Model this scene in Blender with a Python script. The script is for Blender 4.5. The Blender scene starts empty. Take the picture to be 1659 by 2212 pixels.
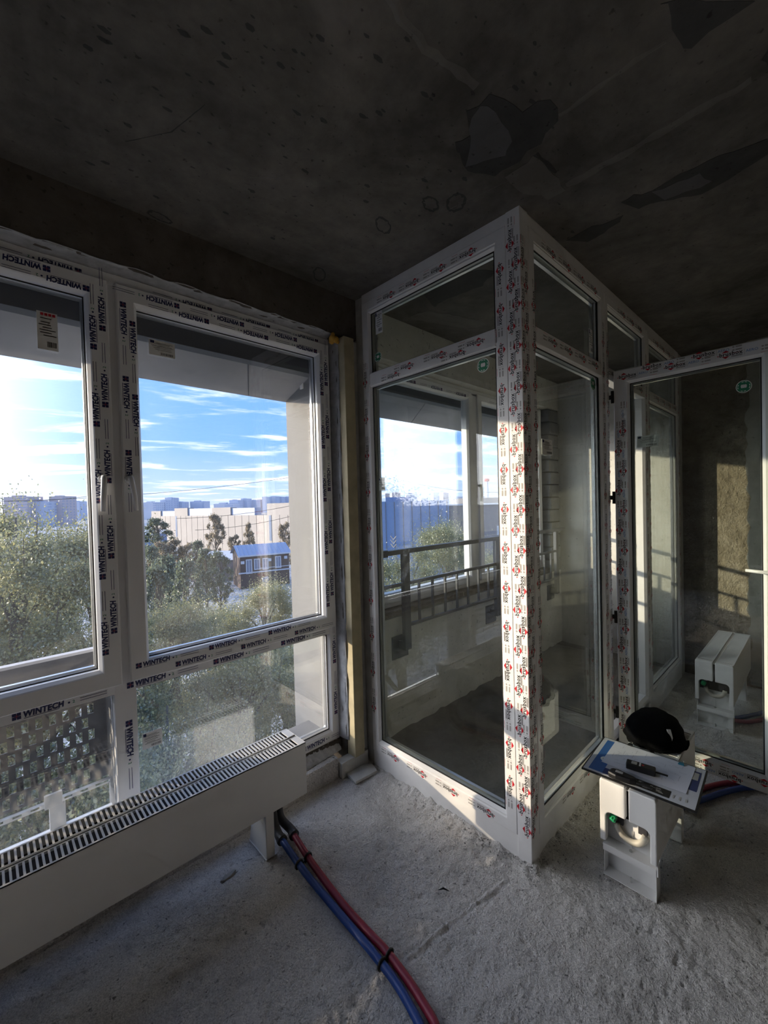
import bpy, math, random
import numpy as np
from mathutils import Vector, Matrix

random.seed(11)
S = bpy.context.scene
COL = S.collection

# ------------------------------------------------------------------ camera
W, H = 1659, 2212
FPX, YAW, PITCH, ROLL, CAMH = 915.84, 0.7617, 0.0197, -0.0263, 1.5452
_cy, _sy, _cp, _sp = math.cos(YAW), math.sin(YAW), math.cos(PITCH), math.sin(PITCH)
FWD = Vector((_sy * _cp, _cy * _cp, -_sp))
_r = Vector((_cy, -_sy, 0)); _u = _r.cross(FWD)
RGT = math.cos(ROLL) * _r + math.sin(ROLL) * _u
UPV = -math.sin(ROLL) * _r + math.cos(ROLL) * _u
cam = bpy.data.cameras.new('camera')
cam.sensor_fit = 'HORIZONTAL'; cam.sensor_width = 36.0; cam.lens = FPX * 36.0 / W
cam.clip_start = 0.02; cam.clip_end = 6000
camo = bpy.data.objects.new('camera', cam); COL.objects.link(camo)
M = Matrix.Identity(4)
for i in range(3):
    M[i][0] = RGT[i]; M[i][1] = UPV[i]; M[i][2] = -FWD[i]
M[2][3] = CAMH
camo.matrix_world = M
S.camera = camo

# ------------------------------------------------------------------ sky and sun
SUN = Vector((-0.80, 1.0, 0.235)).normalized()          # towards the sun
SKY_GAIN = 0.82
world = bpy.data.worlds.new('World'); S.world = world; world.use_nodes = True
nt = world.node_tree; nt.nodes.clear()
def N(t, **k):
    n = nt.nodes.new(t)
    for a, b in k.items(): setattr(n, a, b)
    return n
def L(a, b): nt.links.new(a, b)
def mth(op, a, b=None, c=None, clamp=False):
    n = N('ShaderNodeMath', operation=op, use_clamp=clamp)
    for i, x in enumerate((a, b, c)):
        if x is None: continue
        if isinstance(x, (int, float)): n.inputs[i].default_value = x
        else: L(x, n.inputs[i])
    return n.outputs[0]
def ramp(fac, stops, interp='LINEAR'):
    n = N('ShaderNodeValToRGB'); r = n.color_ramp; r.interpolation = interp
    while len(r.elements) < len(stops): r.elements.new(0.5)
    for e, (p, c) in zip(r.elements, stops):
        e.position = p; e.color = (*c, 1) if len(c) == 3 else c
    L(fac, n.inputs[0]); return n.outputs[0]
tc = N('ShaderNodeTexCoord')
sep = N('ShaderNodeSeparateXYZ'); L(tc.outputs['Generated'], sep.inputs[0])
elev = mth('MAXIMUM', sep.outputs[2], 0.0)
grad = ramp(elev, [(0.0, (0.25, 0.30, 0.41)), (0.05, (0.19, 0.265, 0.44)), (0.14, (0.095, 0.20, 0.43)), (0.30, (0.07, 0.175, 0.42)), (1.0, (0.05, 0.14, 0.38))])
# clouds: flat layer seen in perspective
inv = mth('DIVIDE', 1.0, mth('ADD', elev, 0.10))
comb = N('ShaderNodeCombineXYZ')
L(mth('MULTIPLY', sep.outputs[0], inv), comb.inputs[0]); L(mth('MULTIPLY', sep.outputs[1], inv), comb.inputs[1])
rot = N('ShaderNodeVectorRotate', rotation_type='Z_AXIS'); rot.inputs['Angle'].default_value = 0.35
L(comb.outputs[0], rot.inputs['Vector'])
mp = N('ShaderNodeMapping'); mp.inputs['Scale'].default_value = (0.55, 1.25, 1); mp.inputs['Location'].default_value = (3.1, 1.7, 0)
L(rot.outputs[0], mp.inputs[0])
nz = N('ShaderNodeTexNoise'); nz.inputs['Scale'].default_value = 1.5; nz.inputs['Detail'].default_value = 7
nz.inputs['Roughness'].default_value = 0.62; nz.inputs['Distortion'].default_value = 0.5
L(mp.outputs[0], nz.inputs['Vector'])
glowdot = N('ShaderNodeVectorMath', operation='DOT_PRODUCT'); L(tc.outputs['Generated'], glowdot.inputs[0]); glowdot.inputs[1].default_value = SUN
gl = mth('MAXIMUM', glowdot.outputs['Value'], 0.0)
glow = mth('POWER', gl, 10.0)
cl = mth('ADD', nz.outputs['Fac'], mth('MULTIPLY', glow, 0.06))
cloud = ramp(cl, [(0.49, (0, 0, 0)), (0.70, (1, 1, 1))], 'EASE')
mixc = N('ShaderNodeMix', data_type='RGBA'); L(cloud, mixc.inputs['Factor']); L(grad, mixc.inputs['A'])
mixc.inputs['B'].default_value = (0.60, 0.60, 0.62, 1)
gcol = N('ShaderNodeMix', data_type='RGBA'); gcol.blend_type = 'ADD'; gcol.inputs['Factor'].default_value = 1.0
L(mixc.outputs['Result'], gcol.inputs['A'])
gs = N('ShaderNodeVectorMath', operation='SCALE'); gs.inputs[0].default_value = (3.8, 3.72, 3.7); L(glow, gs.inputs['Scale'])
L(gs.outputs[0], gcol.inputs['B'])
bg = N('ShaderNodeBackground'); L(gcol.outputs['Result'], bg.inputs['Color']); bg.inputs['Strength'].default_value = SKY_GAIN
wo = N('ShaderNodeOutputWorld'); L(bg.outputs[0], wo.inputs['Surface'])
sd = bpy.data.lights.new('sun', 'SUN'); sd.energy = 1.65; sd.color = (1.0, 0.82, 0.60); sd.angle = 0.012
so = bpy.data.objects.new('sun', sd); COL.objects.link(so); so.location = (-20, 30, 12)
so.rotation_euler = SUN.to_track_quat('Z', 'Y').to_euler()

vs = S.view_settings
vs.view_transform = 'Standard'; vs.look = 'None'; vs.gamma = 1.0; vs.use_curve_mapping = False
vs.exposure = 2.14
S.cycles.use_denoising = True
S.cycles.max_bounces = 8; S.cycles.diffuse_bounces = 4; S.cycles.glossy_bounces = 3
S.cycles.use_adaptive_sampling = True; S.cycles.adaptive_threshold = 0.04; S.cycles.adaptive_min_samples = 16
S.cycles.transparent_max_bounces = 16; S.cycles.transmission_bounces = 6
S.cycles.sample_clamp_indirect = 6.0
S.cycles.caustics_reflective = False; S.cycles.caustics_refractive = False

# ------------------------------------------------------------------ pixel <-> place
def ray(x, y): return FWD + RGT * ((x - W / 2) / FPX) - UPV * ((y - H / 2) / FPX)
def onz(x, y, z):
    d = ray(x, y); return Vector((0, 0, CAMH)) + d * ((z - CAMH) / d.z)
def far(x, v):                                    # plan position at depth v along the view
    d = FWD + RGT * ((x - W / 2) / FPX); return Vector((d.x, d.y, 0)) * v
def farz(x, y, v): return CAMH + ray(x, y).z * v

# ------------------------------------------------------------------ materials
def newmat(name):
    global nt
    m = bpy.data.materials.new(name); m.use_nodes = True; nt = m.node_tree; nt.nodes.clear()
    return m
def out(sh): o = N('ShaderNodeOutputMaterial'); L(sh, o.inputs['Surface'])
def principled(col, rough=0.5, metal=0.0, spec=0.5):
    p = N('ShaderNodeBsdfPrincipled'); p.inputs['Roughness'].default_value = rough; p.inputs['Metallic'].default_value = metal
    p.inputs['Specular IOR Level'].default_value = spec
    if isinstance(col, tuple): p.inputs['Base Color'].default_value = (*col, 1)
    else: L(col, p.inputs['Base Color'])
    return p
def noise(scale, detail=4, rough=0.55, dist=0.0, vec=None):
    n = N('ShaderNodeTexNoise'); n.inputs['Scale'].default_value = scale; n.inputs['Detail'].default_value = detail
    n.inputs['Roughness'].default_value = rough; n.inputs['Distortion'].default_value = dist
    if vec is None:
        t = N('ShaderNodeTexCoord'); vec = t.outputs['Object']
    L(vec, n.inputs['Vector']); return n.outputs['Fac']
def bump(h, strength, dist, prev=None):
    b = N('ShaderNodeBump'); b.inputs['Strength'].default_value = strength; b.inputs['Distance'].default_value = dist
    L(h, b.inputs['Height'])
    if prev is not None: L(prev, b.inputs['Normal'])
    return b.outputs[0]
def plain(name, col, rough=0.5, metal=0.0, var=0.06, scale=6.0, bmp=0.0, bscale=60.0, spec=0.5):
    m = newmat(name)
    lo = tuple(c * (1 - var) for c in col); hi = tuple(min(1, c * (1 + var)) for c in col)
    c = ramp(noise(scale, 3), [(0.3, lo), (0.7, hi)])
    p = principled(c, rough, metal, spec)
    if bmp: L(bump(noise(bscale, 4), bmp, 0.004), p.inputs['Normal'])
    out(p.outputs[0]); return m
def concrete(name, dark, mid, light, bmp=0.35, fine=90.0, rough=0.9, rel=(.012, .004), grain=False):
    m = newmat(name)
    a = noise(1.7, 6, 0.62, 0.6); b = noise(14, 5, 0.6)
    f = mth('ADD', mth('MULTIPLY', a, 0.7), mth('MULTIPLY', b, 0.3))
    c = ramp(f, [(0.36, dark), (0.5, mid), (0.64, light)])
    sp = ramp(noise(48, 2, 0.5), [(0.25, (0.35, 0.35, 0.35)), (0.34, (1, 1, 1))])
    mx = N('ShaderNodeMix', data_type='RGBA'); mx.blend_type = 'MULTIPLY'; mx.inputs['Factor'].default_value = 0.75
    L(c, mx.inputs['A']); L(sp, mx.inputs['B'])
    if grain:
        g = ramp(noise(190, 4, 0.65), [(0.30, (0.68, 0.68, 0.68)), (0.5, (1.05, 1.05, 1.05)), (0.72, (1.3, 1.3, 1.3))])
        pt = ramp(noise(75, 2, 0.5, 0.4), [(0.24, (0.28, 0.28, 0.28)), (0.31, (1, 1, 1))])
        for k in (g, pt):
            m2 = N('ShaderNodeMix', data_type='RGBA'); m2.blend_type = 'MULTIPLY'; m2.inputs['Factor'].default_value = 0.9
            L(mx.outputs['Result'], m2.inputs['A']); L(k, m2.inputs['B']); mx = m2
    p = principled(mx.outputs['Result'], rough, 0, 0.1)
    n1 = bump(noise(9, 6, 0.65), bmp, rel[0]); n2 = bump(noise(fine, 5, 0.6), bmp, rel[1], n1)
    if grain: n2 = bump(noise(38, 5, 0.7), bmp, 0.010, n2)
    L(n2, p.inputs['Normal']); out(p.outputs[0]); return m
def glass(name, dust=0.02, r0=0.065, tint=(0.96, 0.98, 0.97), dscale=2.2):
    m = newmat(name)
    lw = N('ShaderNodeLayerWeight'); lw.inputs['Blend'].default_value = 0.5
    fr = mth('ADD', mth('MULTIPLY', mth('POWER', lw.outputs['Facing'], 5.0), 0.9), r0, clamp=True)
    tr = N('ShaderNodeBsdfTransparent'); tr.inputs[0].default_value = (*tint, 1)
    gs = N('ShaderNodeBsdfGlossy'); gs.inputs['Roughness'].default_value = 0.0; gs.inputs['Color'].default_value = (1, 1, 1, 1)
    mx = N('ShaderNodeMixShader'); L(fr, mx.inputs[0]); L(tr.outputs[0], mx.inputs[1]); L(gs.outputs[0], mx.inputs[2])
    if dust > 0:
        df = N('ShaderNodeBsdfDiffuse'); df.inputs[0].default_value = (0.75, 0.76, 0.78, 1)
        tl = N('ShaderNodeBsdfTranslucent'); tl.inputs[0].default_value = (0.75, 0.76, 0.78, 1)
        dm = N('ShaderNodeMixShader'); dm.inputs[0].default_value = 0.6; L(df.outputs[0], dm.inputs[1]); L(tl.outputs[0], dm.inputs[2])
        t = N('ShaderNodeTexCoord'); mpn = N('ShaderNodeMapping'); mpn.inputs['Scale'].default_value = (1, 1, 0.45); L(t.outputs['Object'], mpn.inputs[0])
        big = ramp(noise(dscale, 5, 0.6, 0.8, mpn.outputs[0]), [(0.3, (0.25, 0.25, 0.25)), (0.75, (1, 1, 1))])
        fine = ramp(noise(70, 3, 0.6), [(0.62, (0, 0, 0)), (0.70, (1, 1, 1))])
        f = mth('MULTIPLY', mth('ADD', big, mth('MULTIPLY', fine, 0.8)), dust)
        mx2 = N('ShaderNodeMixShader'); L(f, mx2.inputs[0]); L(mx.outputs[0], mx2.inputs[1]); L(dm.outputs[0], mx2.inputs[2]); mx = mx2
    out(mx.outputs[0]); return m

MAT = {}
MAT['floor'] = concrete('floor_screed', (0.54, 0.515, 0.485), (0.73, 0.70, 0.665), (0.84, 0.81, 0.775), 1.0, 110, rel=(.02, .010), grain=True)
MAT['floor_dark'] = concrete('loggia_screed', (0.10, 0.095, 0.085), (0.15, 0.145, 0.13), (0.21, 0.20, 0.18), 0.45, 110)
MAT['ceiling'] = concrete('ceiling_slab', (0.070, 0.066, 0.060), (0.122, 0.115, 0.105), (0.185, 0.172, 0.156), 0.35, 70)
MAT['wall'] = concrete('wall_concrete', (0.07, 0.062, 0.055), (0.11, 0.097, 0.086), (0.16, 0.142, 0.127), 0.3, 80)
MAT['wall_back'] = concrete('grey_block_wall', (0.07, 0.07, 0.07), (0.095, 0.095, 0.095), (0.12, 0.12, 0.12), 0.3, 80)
MAT['wall_rough'] = concrete('wall_rough_render', (0.15, 0.125, 0.09), (0.24, 0.205, 0.15), (0.36, 0.32, 0.25), 1.0, 45, rel=(.03, .01))
MAT['plaster'] = concrete('pale_plaster', (0.52, 0.51, 0.46), (0.60, 0.59, 0.54), (0.68, 0.67, 0.62), 0.12, 60)
MAT['plaster_grey'] = concrete('grey_plaster', (0.26, 0.25, 0.21), (0.32, 0.31, 0.265), (0.38, 0.37, 0.32), 0.3, 60)
MAT['brick'] = concrete('bare_block', (0.16, 0.16, 0.16), (0.23, 0.23, 0.23), (0.30, 0.30, 0.29), 0.5, 70)
MAT['patch_dark'] = concrete('dark_filler', (0.045, 0.045, 0.045), (0.062, 0.062, 0.062), (0.082, 0.082, 0.08), 0.3, 60)
MAT['patch_grey'] = concrete('grey_filler', (0.085, 0.085, 0.088), (0.105, 0.105, 0.11), (0.13, 0.13, 0.13), 0.3, 60)
MAT['patch_pale'] = concrete('pale_filler', (0.11, 0.104, 0.096), (0.155, 0.146, 0.135), (0.20, 0.188, 0.174), 0.3, 60)
MAT['pvc'] = plain('white_pvc', (0.83, 0.83, 0.84), 0.32, var=0.03, scale=5)
MAT['pvc_warm'] = plain('film_covered_pvc', (0.84, 0.825, 0.81), 0.30, var=0.04, scale=9)
MAT['gasket'] = plain('black_rubber', (0.012, 0.012, 0.013), 0.6)
MAT['alu'] = plain('aluminium_spacer', (0.62, 0.63, 0.64), 0.3, 0.9)
MAT['glass'] = glass('window_glass_dusty', 0.030, 0.085, (0.985, 0.99, 0.985))
MAT['glass_box'] = glass('partition_glass', 0.018, 0.038, (0.91, 0.935, 0.92))
MAT['glass_far'] = glass('loggia_window_glass', 0.030, 0.04, (0.92, 0.94, 0.95))
MAT['rad'] = plain('white_enamel', (0.80, 0.80, 0.79), 0.35, var=0.03)
MAT['rad_dark'] = plain('convector_core_and_shade', (0.03, 0.03, 0.035), 0.6)
MAT['galv'] = plain('galvanised_steel', (0.55, 0.55, 0.54), 0.45, 0.55, var=0.12, scale=20)
MAT['navy'] = plain('navy_ink', (0.012, 0.018, 0.10), 0.5)
MAT['black_ink'] = plain('black_ink', (0.012, 0.010, 0.010), 0.5)
MAT['red_ink'] = plain('red_ink', (0.55, 0.012, 0.025), 0.5)
MAT['grey_ink'] = plain('grey_ink', (0.40, 0.38, 0.36), 0.6)
MAT['green_ink'] = plain('green_ink', (0.02, 0.22, 0.13), 0.5)
MAT['blue_ink'] = plain('blue_ink', (0.06, 0.22, 0.50), 0.5)
MAT['label'] = plain('label_paper', (0.80, 0.79, 0.76), 0.7)
MAT['sticker_green'] = plain('green_sticker', (0.015, 0.20, 0.10), 0.5)
MAT['black'] = plain('black_plastic', (0.010, 0.010, 0.011), 0.45)
MAT['black_cloth'] = plain('black_knit', (0.004, 0.004, 0.005), 0.95, bmp=0.4, bscale=300, spec=0.1)
MAT['blue_pipe'] = plain('blue_corrugated_sleeve', (0.010, 0.058, 0.28), 0.45)
MAT['red_pipe'] = plain('red_corrugated_sleeve', (0.29, 0.016, 0.046), 0.45)
MAT['foam_black'] = plain('dark_pipe_insulation', (0.035, 0.037, 0.042), 0.6)
MAT['wood'] = plain('pale_timber', (0.45, 0.39, 0.25), 0.7, var=0.15, scale=12)
MAT['timber_grey'] = plain('painted_board', (0.55, 0.54, 0.50), 0.7, var=0.15, scale=14)
MAT['foam'] = plain('expanding_foam', (0.60, 0.33, 0.05), 0.8, bmp=0.8, bscale=40)
MAT['film'] = plain('sealing_tape', (0.42, 0.43, 0.45), 0.45, var=0.2, scale=30, bmp=0.5, bscale=25)
MAT['facade'] = plain('facade_panel', (0.19, 0.19, 0.188), 0.75, var=0.04, scale=4, spec=0.15)
MAT['soffit'] = plain('soffit_panel', (0.30, 0.30, 0.31), 0.7, var=0.06, scale=6, spec=0.2)
MAT['facade_dark'] = plain('dark_flashing', (0.10, 0.105, 0.12), 0.5)
MAT['rail'] = plain('dark_painted_steel', (0.085, 0.088, 0.095), 0.45, 0.2)
MAT['acbox'] = plain('perforated_steel', (0.045, 0.048, 0.058), 0.5, 0.2, var=0.15, scale=10)
MAT['paper'] = plain('office_paper', (0.78, 0.79, 0.86), 0.8, var=0.02)
MAT['pencil'] = plain('pencil_lines', (0.48, 0.49, 0.55), 0.8)
MAT['board_white'] = plain('board_print_white', (0.62, 0.64, 0.68), 0.4)
MAT['board_blue'] = plain('board_print_blue', (0.03, 0.14, 0.42), 0.4)
MAT['board_navy'] = plain('board_print_navy', (0.015, 0.035, 0.16), 0.4)
MAT['teal'] = plain('teal_clip', (0.02, 0.20, 0.30), 0.4)
MAT['valve_green'] = plain('green_valve_cap', (0.03, 0.42, 0.17), 0.4)
MAT['beige_pipe'] = plain('beige_bend', (0.55, 0.52, 0.44), 0.5)
MAT['rubble'] = concrete('mortar_crumbs', (0.24, 0.23, 0.22), (0.36, 0.35, 0.33), (0.48, 0.47, 0.45), 0.6, 100)
def leafmat(name, cols, trans=0.52):
    m = newmat(name)
    g = N('ShaderNodeNewGeometry')
    c = ramp(g.outputs['Random Per Island'], [(i / max(1, len(cols) - 1), k) for i, k in enumerate(cols)])
    d = N('ShaderNodeBsdfDiffuse'); L(c, d.inputs[0]); t = N('ShaderNodeBsdfTranslucent'); L(c, t.inputs[0])
    gl_ = N('ShaderNodeBsdfGlossy'); gl_.inputs['Roughness'].default_value = 0.35; gl_.inputs[0].default_value = (1, 1, 1, 1)
    x = N('ShaderNodeMixShader'); x.inputs[0].default_value = trans; L(d.outputs[0], x.inputs[1]); L(t.outputs[0], x.inputs[2])
    y = N('ShaderNodeMixShader'); y.inputs[0].default_value = 0.06; L(x.outputs[0], y.inputs[1]); L(gl_.outputs[0], y.inputs[2])
    out(y.outputs[0]); return m
MAT['leaf'] = leafmat('poplar_leaf', [(0.12, 0.14, 0.07), (0.20, 0.22, 0.11), (0.26, 0.27, 0.12), (0.40, 0.36, 0.14), (0.24, 0.26, 0.17)])
MAT['leaf_dark'] = leafmat('willow_leaf', [(0.09, 0.12, 0.07), (0.13, 0.16, 0.10), (0.17, 0.19, 0.11)])
MAT['leaf_rust'] = leafmat('rusty_leaf', [(0.27, 0.20, 0.12), (0.32, 0.25, 0.15), (0.22, 0.21, 0.14)])
MAT['bark'] = plain('bark', (0.10, 0.085, 0.07), 0.9, var=0.3, scale=8)
MAT['ground'] = concrete('yard_ground', (0.16, 0.17, 0.15), (0.34, 0.35, 0.36), (0.72, 0.73, 0.76), 0.0)
MAT['cream'] = plain('cream_wall_panel', (0.36, 0.325, 0.29), 0.8, var=0.06, scale=0.15)
MAT['cream_dark'] = plain('panel_joint', (0.30, 0.27, 0.24), 0.8)
MAT['blue_roof'] = plain('blue_metal_roof', (0.26, 0.33, 0.46), 0.5)
MAT['brown_wall'] = plain('dark_brown_cladding', (0.075, 0.05, 0.045), 0.8)
MAT['white_trim'] = plain('white_trim', (0.55, 0.55, 0.57), 0.6)
MAT['pane_far'] = plain('far_window_pane', (0.18, 0.22, 0.30), 0.15)
MAT['blue_wall'] = plain('blue_wall_and_shade', (0.20, 0.28, 0.46), 0.8, var=0.06, scale=0.3)  # on the hall this blue is shade put into the colour; the cabin is blue
MAT['maroon_wall'] = plain('dusky_brown_wall', (0.16, 0.15, 0.17), 0.8)
def facade_far(name, wall, win, sx, sz):
    m = newmat(name)
    t = N('ShaderNodeTexCoord'); s = N('ShaderNodeSeparateXYZ'); L(t.outputs['Object'], s.inputs[0])
    h = mth('ADD', s.outputs[0], mth('MULTIPLY', s.outputs[1], 0.7))
    a = mth('GREATER_THAN', mth('FRACT', mth('DIVIDE', h, sx)), 0.55); b = mth('GREATER_THAN', mth('FRACT', mth('DIVIDE', s.outputs[2], sz)), 0.5)
    k = mth('MULTIPLY', a, b)
    mx = N('ShaderNodeMix', data_type='RGBA'); L(k, mx.inputs['Factor']); mx.inputs['A'].default_value = (*wall, 1); mx.inputs['B'].default_value = (*win, 1)
    out(principled(mx.outputs['Result'], 0.8).outputs[0]); return m
MAT['tower_a'] = facade_far('tower_facade_pale', (0.52, 0.55, 0.63), (0.38, 0.43, 0.54), 9, 3)  # tower colours are lightened to paint in the distance haze
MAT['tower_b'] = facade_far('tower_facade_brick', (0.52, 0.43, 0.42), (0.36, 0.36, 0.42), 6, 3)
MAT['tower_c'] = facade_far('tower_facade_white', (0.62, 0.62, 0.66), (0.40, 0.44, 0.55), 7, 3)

# ------------------------------------------------------------------ mesh building
X_, Y_, Z_ = Vector((1, 0, 0)), Vector((0, 1, 0)), Vector((0, 0, 1))
class MB:
    def __init__(s): s.v, s.f, s.m = [], [], []
    def add(s, vs, fs, mi=0):
        o = len(s.v); s.v += [tuple(p) for p in vs]
        for f in fs: s.f.append(tuple(i + o for i in f)); s.m.append(mi)
        return s
    def quad(s, a, b, c, d, mi=0): return s.add([a, b, c, d], [(0, 1, 2, 3)], mi)
    def poly(s, pts, mi=0): return s.add(pts, [tuple(range(len(pts)))], mi)
    def box(s, x0, x1, y0, y1, z0, z1, mi=0):
        return s.add([(x0, y0, z0), (x1, y0, z0), (x1, y1, z0), (x0, y1, z0), (x0, y0, z1), (x1, y0, z1), (x1, y1, z1), (x0, y1, z1)],
                     [(3, 2, 1, 0), (4, 5, 6, 7), (0, 1, 5, 4), (1, 2, 6, 5), (2, 3, 7, 6), (3, 0, 4, 7)], mi)
    def obox(s, c, a, b, n, mi=0):            # centre and three half-axis vectors
        c = Vector(c); P = []
        for k in (-1, 1):
            for (i, j) in ((-1, -1), (1, -1), (1, 1), (-1, 1)): P.append(c + a * i + b * j + n * k)
        return s.add(P, [(3, 2, 1, 0), (4, 5, 6, 7), (0, 1, 5, 4), (1, 2, 6, 5), (2, 3, 7, 6), (3, 0, 4, 7)], mi)
    def bar(s, p, q, w, d, up=Z_, mi=0):
        p, q = Vector(p), Vector(q); t = (q - p); l = t.length; t.normalize()
        a = t.cross(up)
        if a.length < 1e-4: a = t.cross(X_)
        a.normalize(); b = a.cross(t)
        return s.obox((p + q) / 2, a * w / 2, b * d / 2, t * l / 2, mi)
    def tube(s, path, r, seg=10, caps=True, mi=0):
        path = [Vector(p) for p in path]; n = len(path); rs = r if isinstance(r, (list, tuple)) else [r] * n
        vs, fs = [], []; prev = None
        for i, p in enumerate(path):
            t = (path[min(i + 1, n - 1)] - path[max(i - 1, 0)]).normalized()
            if prev is None:
                a = t.cross(Z_)
                if a.length < 0.05: a = t.cross(X_)
            else: a = prev - t * prev.dot(t)
            a.normalize(); prev = a; b = t.cross(a)
            for k in range(seg):
                an = 2 * math.pi * k / seg; vs.append(p + (a * math.cos(an) + b * math.sin(an)) * rs[i])
        for i in range(n - 1):
            for k in range(seg):
                k2 = (k + 1) % seg; fs.append((i * seg + k, i * seg + k2, (i + 1) * seg + k2, (i + 1) * seg + k))
        if caps: fs.append(tuple(reversed(range(seg)))); fs.append(tuple((n - 1) * seg + k for k in range(seg)))
        return s.add(vs, fs, mi)
    def ring(s, O, U, V, Nn, u0, u1, v0, v1, prof, mi=0):   # mitred frame, prof = closed list of (inset, out)
        O = Vector(O); vs, fs = [], []; n = len(prof)
        for d, h in prof:
            for (u, v) in ((u0 + d, v0 + d), (u1 - d, v0 + d), (u1 - d, v1 - d), (u0 + d, v1 - d)): vs.append(O + U * u + V * v + Nn * h)
        for i in range(n):
            j = (i + 1) % n
            for k in range(4):
                k2 = (k + 1) % 4; fs.append((i * 4 + k, i * 4 + k2, j * 4 + k2, j * 4 + k))
        return s.add(vs, fs, mi)
    def prism(s, pts, O, U, V, Nn, n0, n1, mi=0):
        O = Vector(O); k = len(pts)
        vs = [O + U * a + V * b + Nn * n0 for a, b in pts] + [O + U * a + V * b + Nn * n1 for a, b in pts]
        fs = [tuple(reversed(range(k))), tuple(range(k, 2 * k))] + [(i, (i + 1) % k, k + (i + 1) % k, k + i) for i in range(k)]
        return s.add(vs, fs, mi)
    def lathe(s, O, A, B, C, prof, seg=20, mi=0):      # prof = (radius, height along C)
        O = Vector(O); vs, fs = [], []
        for r, h in prof:
            for k in range(seg):
                an = 2 * math.pi * k / seg; vs.append(O + A * (r * math.cos(an)) + B * (r * math.sin(an)) + C * h)
        for i in range(len(prof) - 1):
            for k in range(seg):
                k2 = (k + 1) % seg; fs.append((i * seg + k, i * seg + k2, (i + 1) * seg + k2, (i + 1) * seg + k))
        fs.append(tuple(reversed(range(seg)))); fs.append(tuple((len(prof) - 1) * seg + k for k in range(seg)))
        return s.add(vs, fs, mi)
    def build(s, name, mats, parent=None, smooth=False, bev=0.0, fix=True):
        me = bpy.data.meshes.new(name)
        off = wloc(parent) if parent else Vector((0, 0, 0))
        me.from_pydata([(a - off.x, b - off.y, c - off.z) for a, b, c in s.v], [], s.f)
        if isinstance(mats, str): mats = [mats]
        for k in mats: me.materials.append(MAT[k])
        me.polygons.foreach_set('material_index', s.m)
        if smooth: me.polygons.foreach_set('use_smooth', [True] * len(me.polygons))
        me.update()
        if fix and len(s.f) > 5 and len(s.f) < 3000:
            import bmesh
            bm = bmesh.new(); bm.from_mesh(me); bmesh.ops.recalc_face_normals(bm, faces=bm.faces); bm.to_mesh(me); bm.free()
        o = bpy.data.objects.new(name, me); COL.objects.link(o)
        if parent: o.parent = parent
        if bev:
            b = o.modifiers.new('bevel', 'BEVEL'); b.width = bev; b.segments = 2; b.limit_method = 'ANGLE'; b.harden_normals = False
        return o
def wloc(o):
    v = Vector((0, 0, 0))
    while o: v += o.location; o = o.parent
    return v
def tag(o, label=None, cat=None, group=None, kind=None):
    if label: o['label'] = label
    if cat: o['category'] = cat
    if group: o['group'] = group
    if kind: o['kind'] = kind
    return o
def empty(name, loc, label=None, cat=None, group=None, kind=None):
    o = bpy.data.objects.new(name, None); COL.objects.link(o); o.location = loc; o.empty_display_size = 0.1
    return tag(o, label, cat, group, kind)
def struct(name, mb, mats, label, cat, parent=None, **k):
    o = mb.build(name, mats, parent, **k); return tag(o, label, cat, None, 'structure')
def copy_to(src, name, parent, loc):
    c = src.copy(); COL.objects.link(c); c.name = name; c.parent = parent; c.location = loc; return c

# lettering as flat shapes
_tg = {}
def text_geo(body, shear=0.0, offset=0.0, space=1.0):
    key = (body, shear, offset, space)
    if key in _tg: return _tg[key]
    cu = bpy.data.curves.new('t', 'FONT'); cu.body = body; cu.size = 1; cu.resolution_u = 2; cu.shear = shear; cu.offset = offset; cu.space_character = space
    cu.dimensions = '2D'; cu.fill_mode = 'FRONT'
    o = bpy.data.objects.new('t', cu); COL.objects.link(o)
    dg = bpy.context.evaluated_depsgraph_get(); ev = o.evaluated_get(dg); me = ev.to_mesh()
    vs = [(v.co.x, v.co.y) for v in me.vertices]; fs = [tuple(p.vertices) for p in me.polygons]
    ev.to_mesh_clear(); bpy.data.objects.remove(o); bpy.data.curves.remove(cu)
    if vs:
        x0 = min(v[0] for v in vs); x1 = max(v[0] for v in vs); w = max(1e-6, x1 - x0)
        vs = [((a - x0) / w, b / w) for a, b in vs]
    _tg[key] = (vs, fs); return vs, fs
def put_text(mb, body, O, U, V, width, mi, shear=0.0, offset=0.0, stretch=1.0, space=1.0):
    vs, fs = text_geo(body, shear, offset, space); O = Vector(O)
    mb.add([O + U * (a * width) + V * (b * width * stretch) for a, b in vs], fs, mi)
def strip(mb, O, U, V, u0, u1, v0, v1, mi):
    O = Vector(O); mb.quad(O + U * u0 + V * v0, O + U * u1 + V * v0, O + U * u1 + V * v1, O + U * u0 + V * v1, mi)

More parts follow.
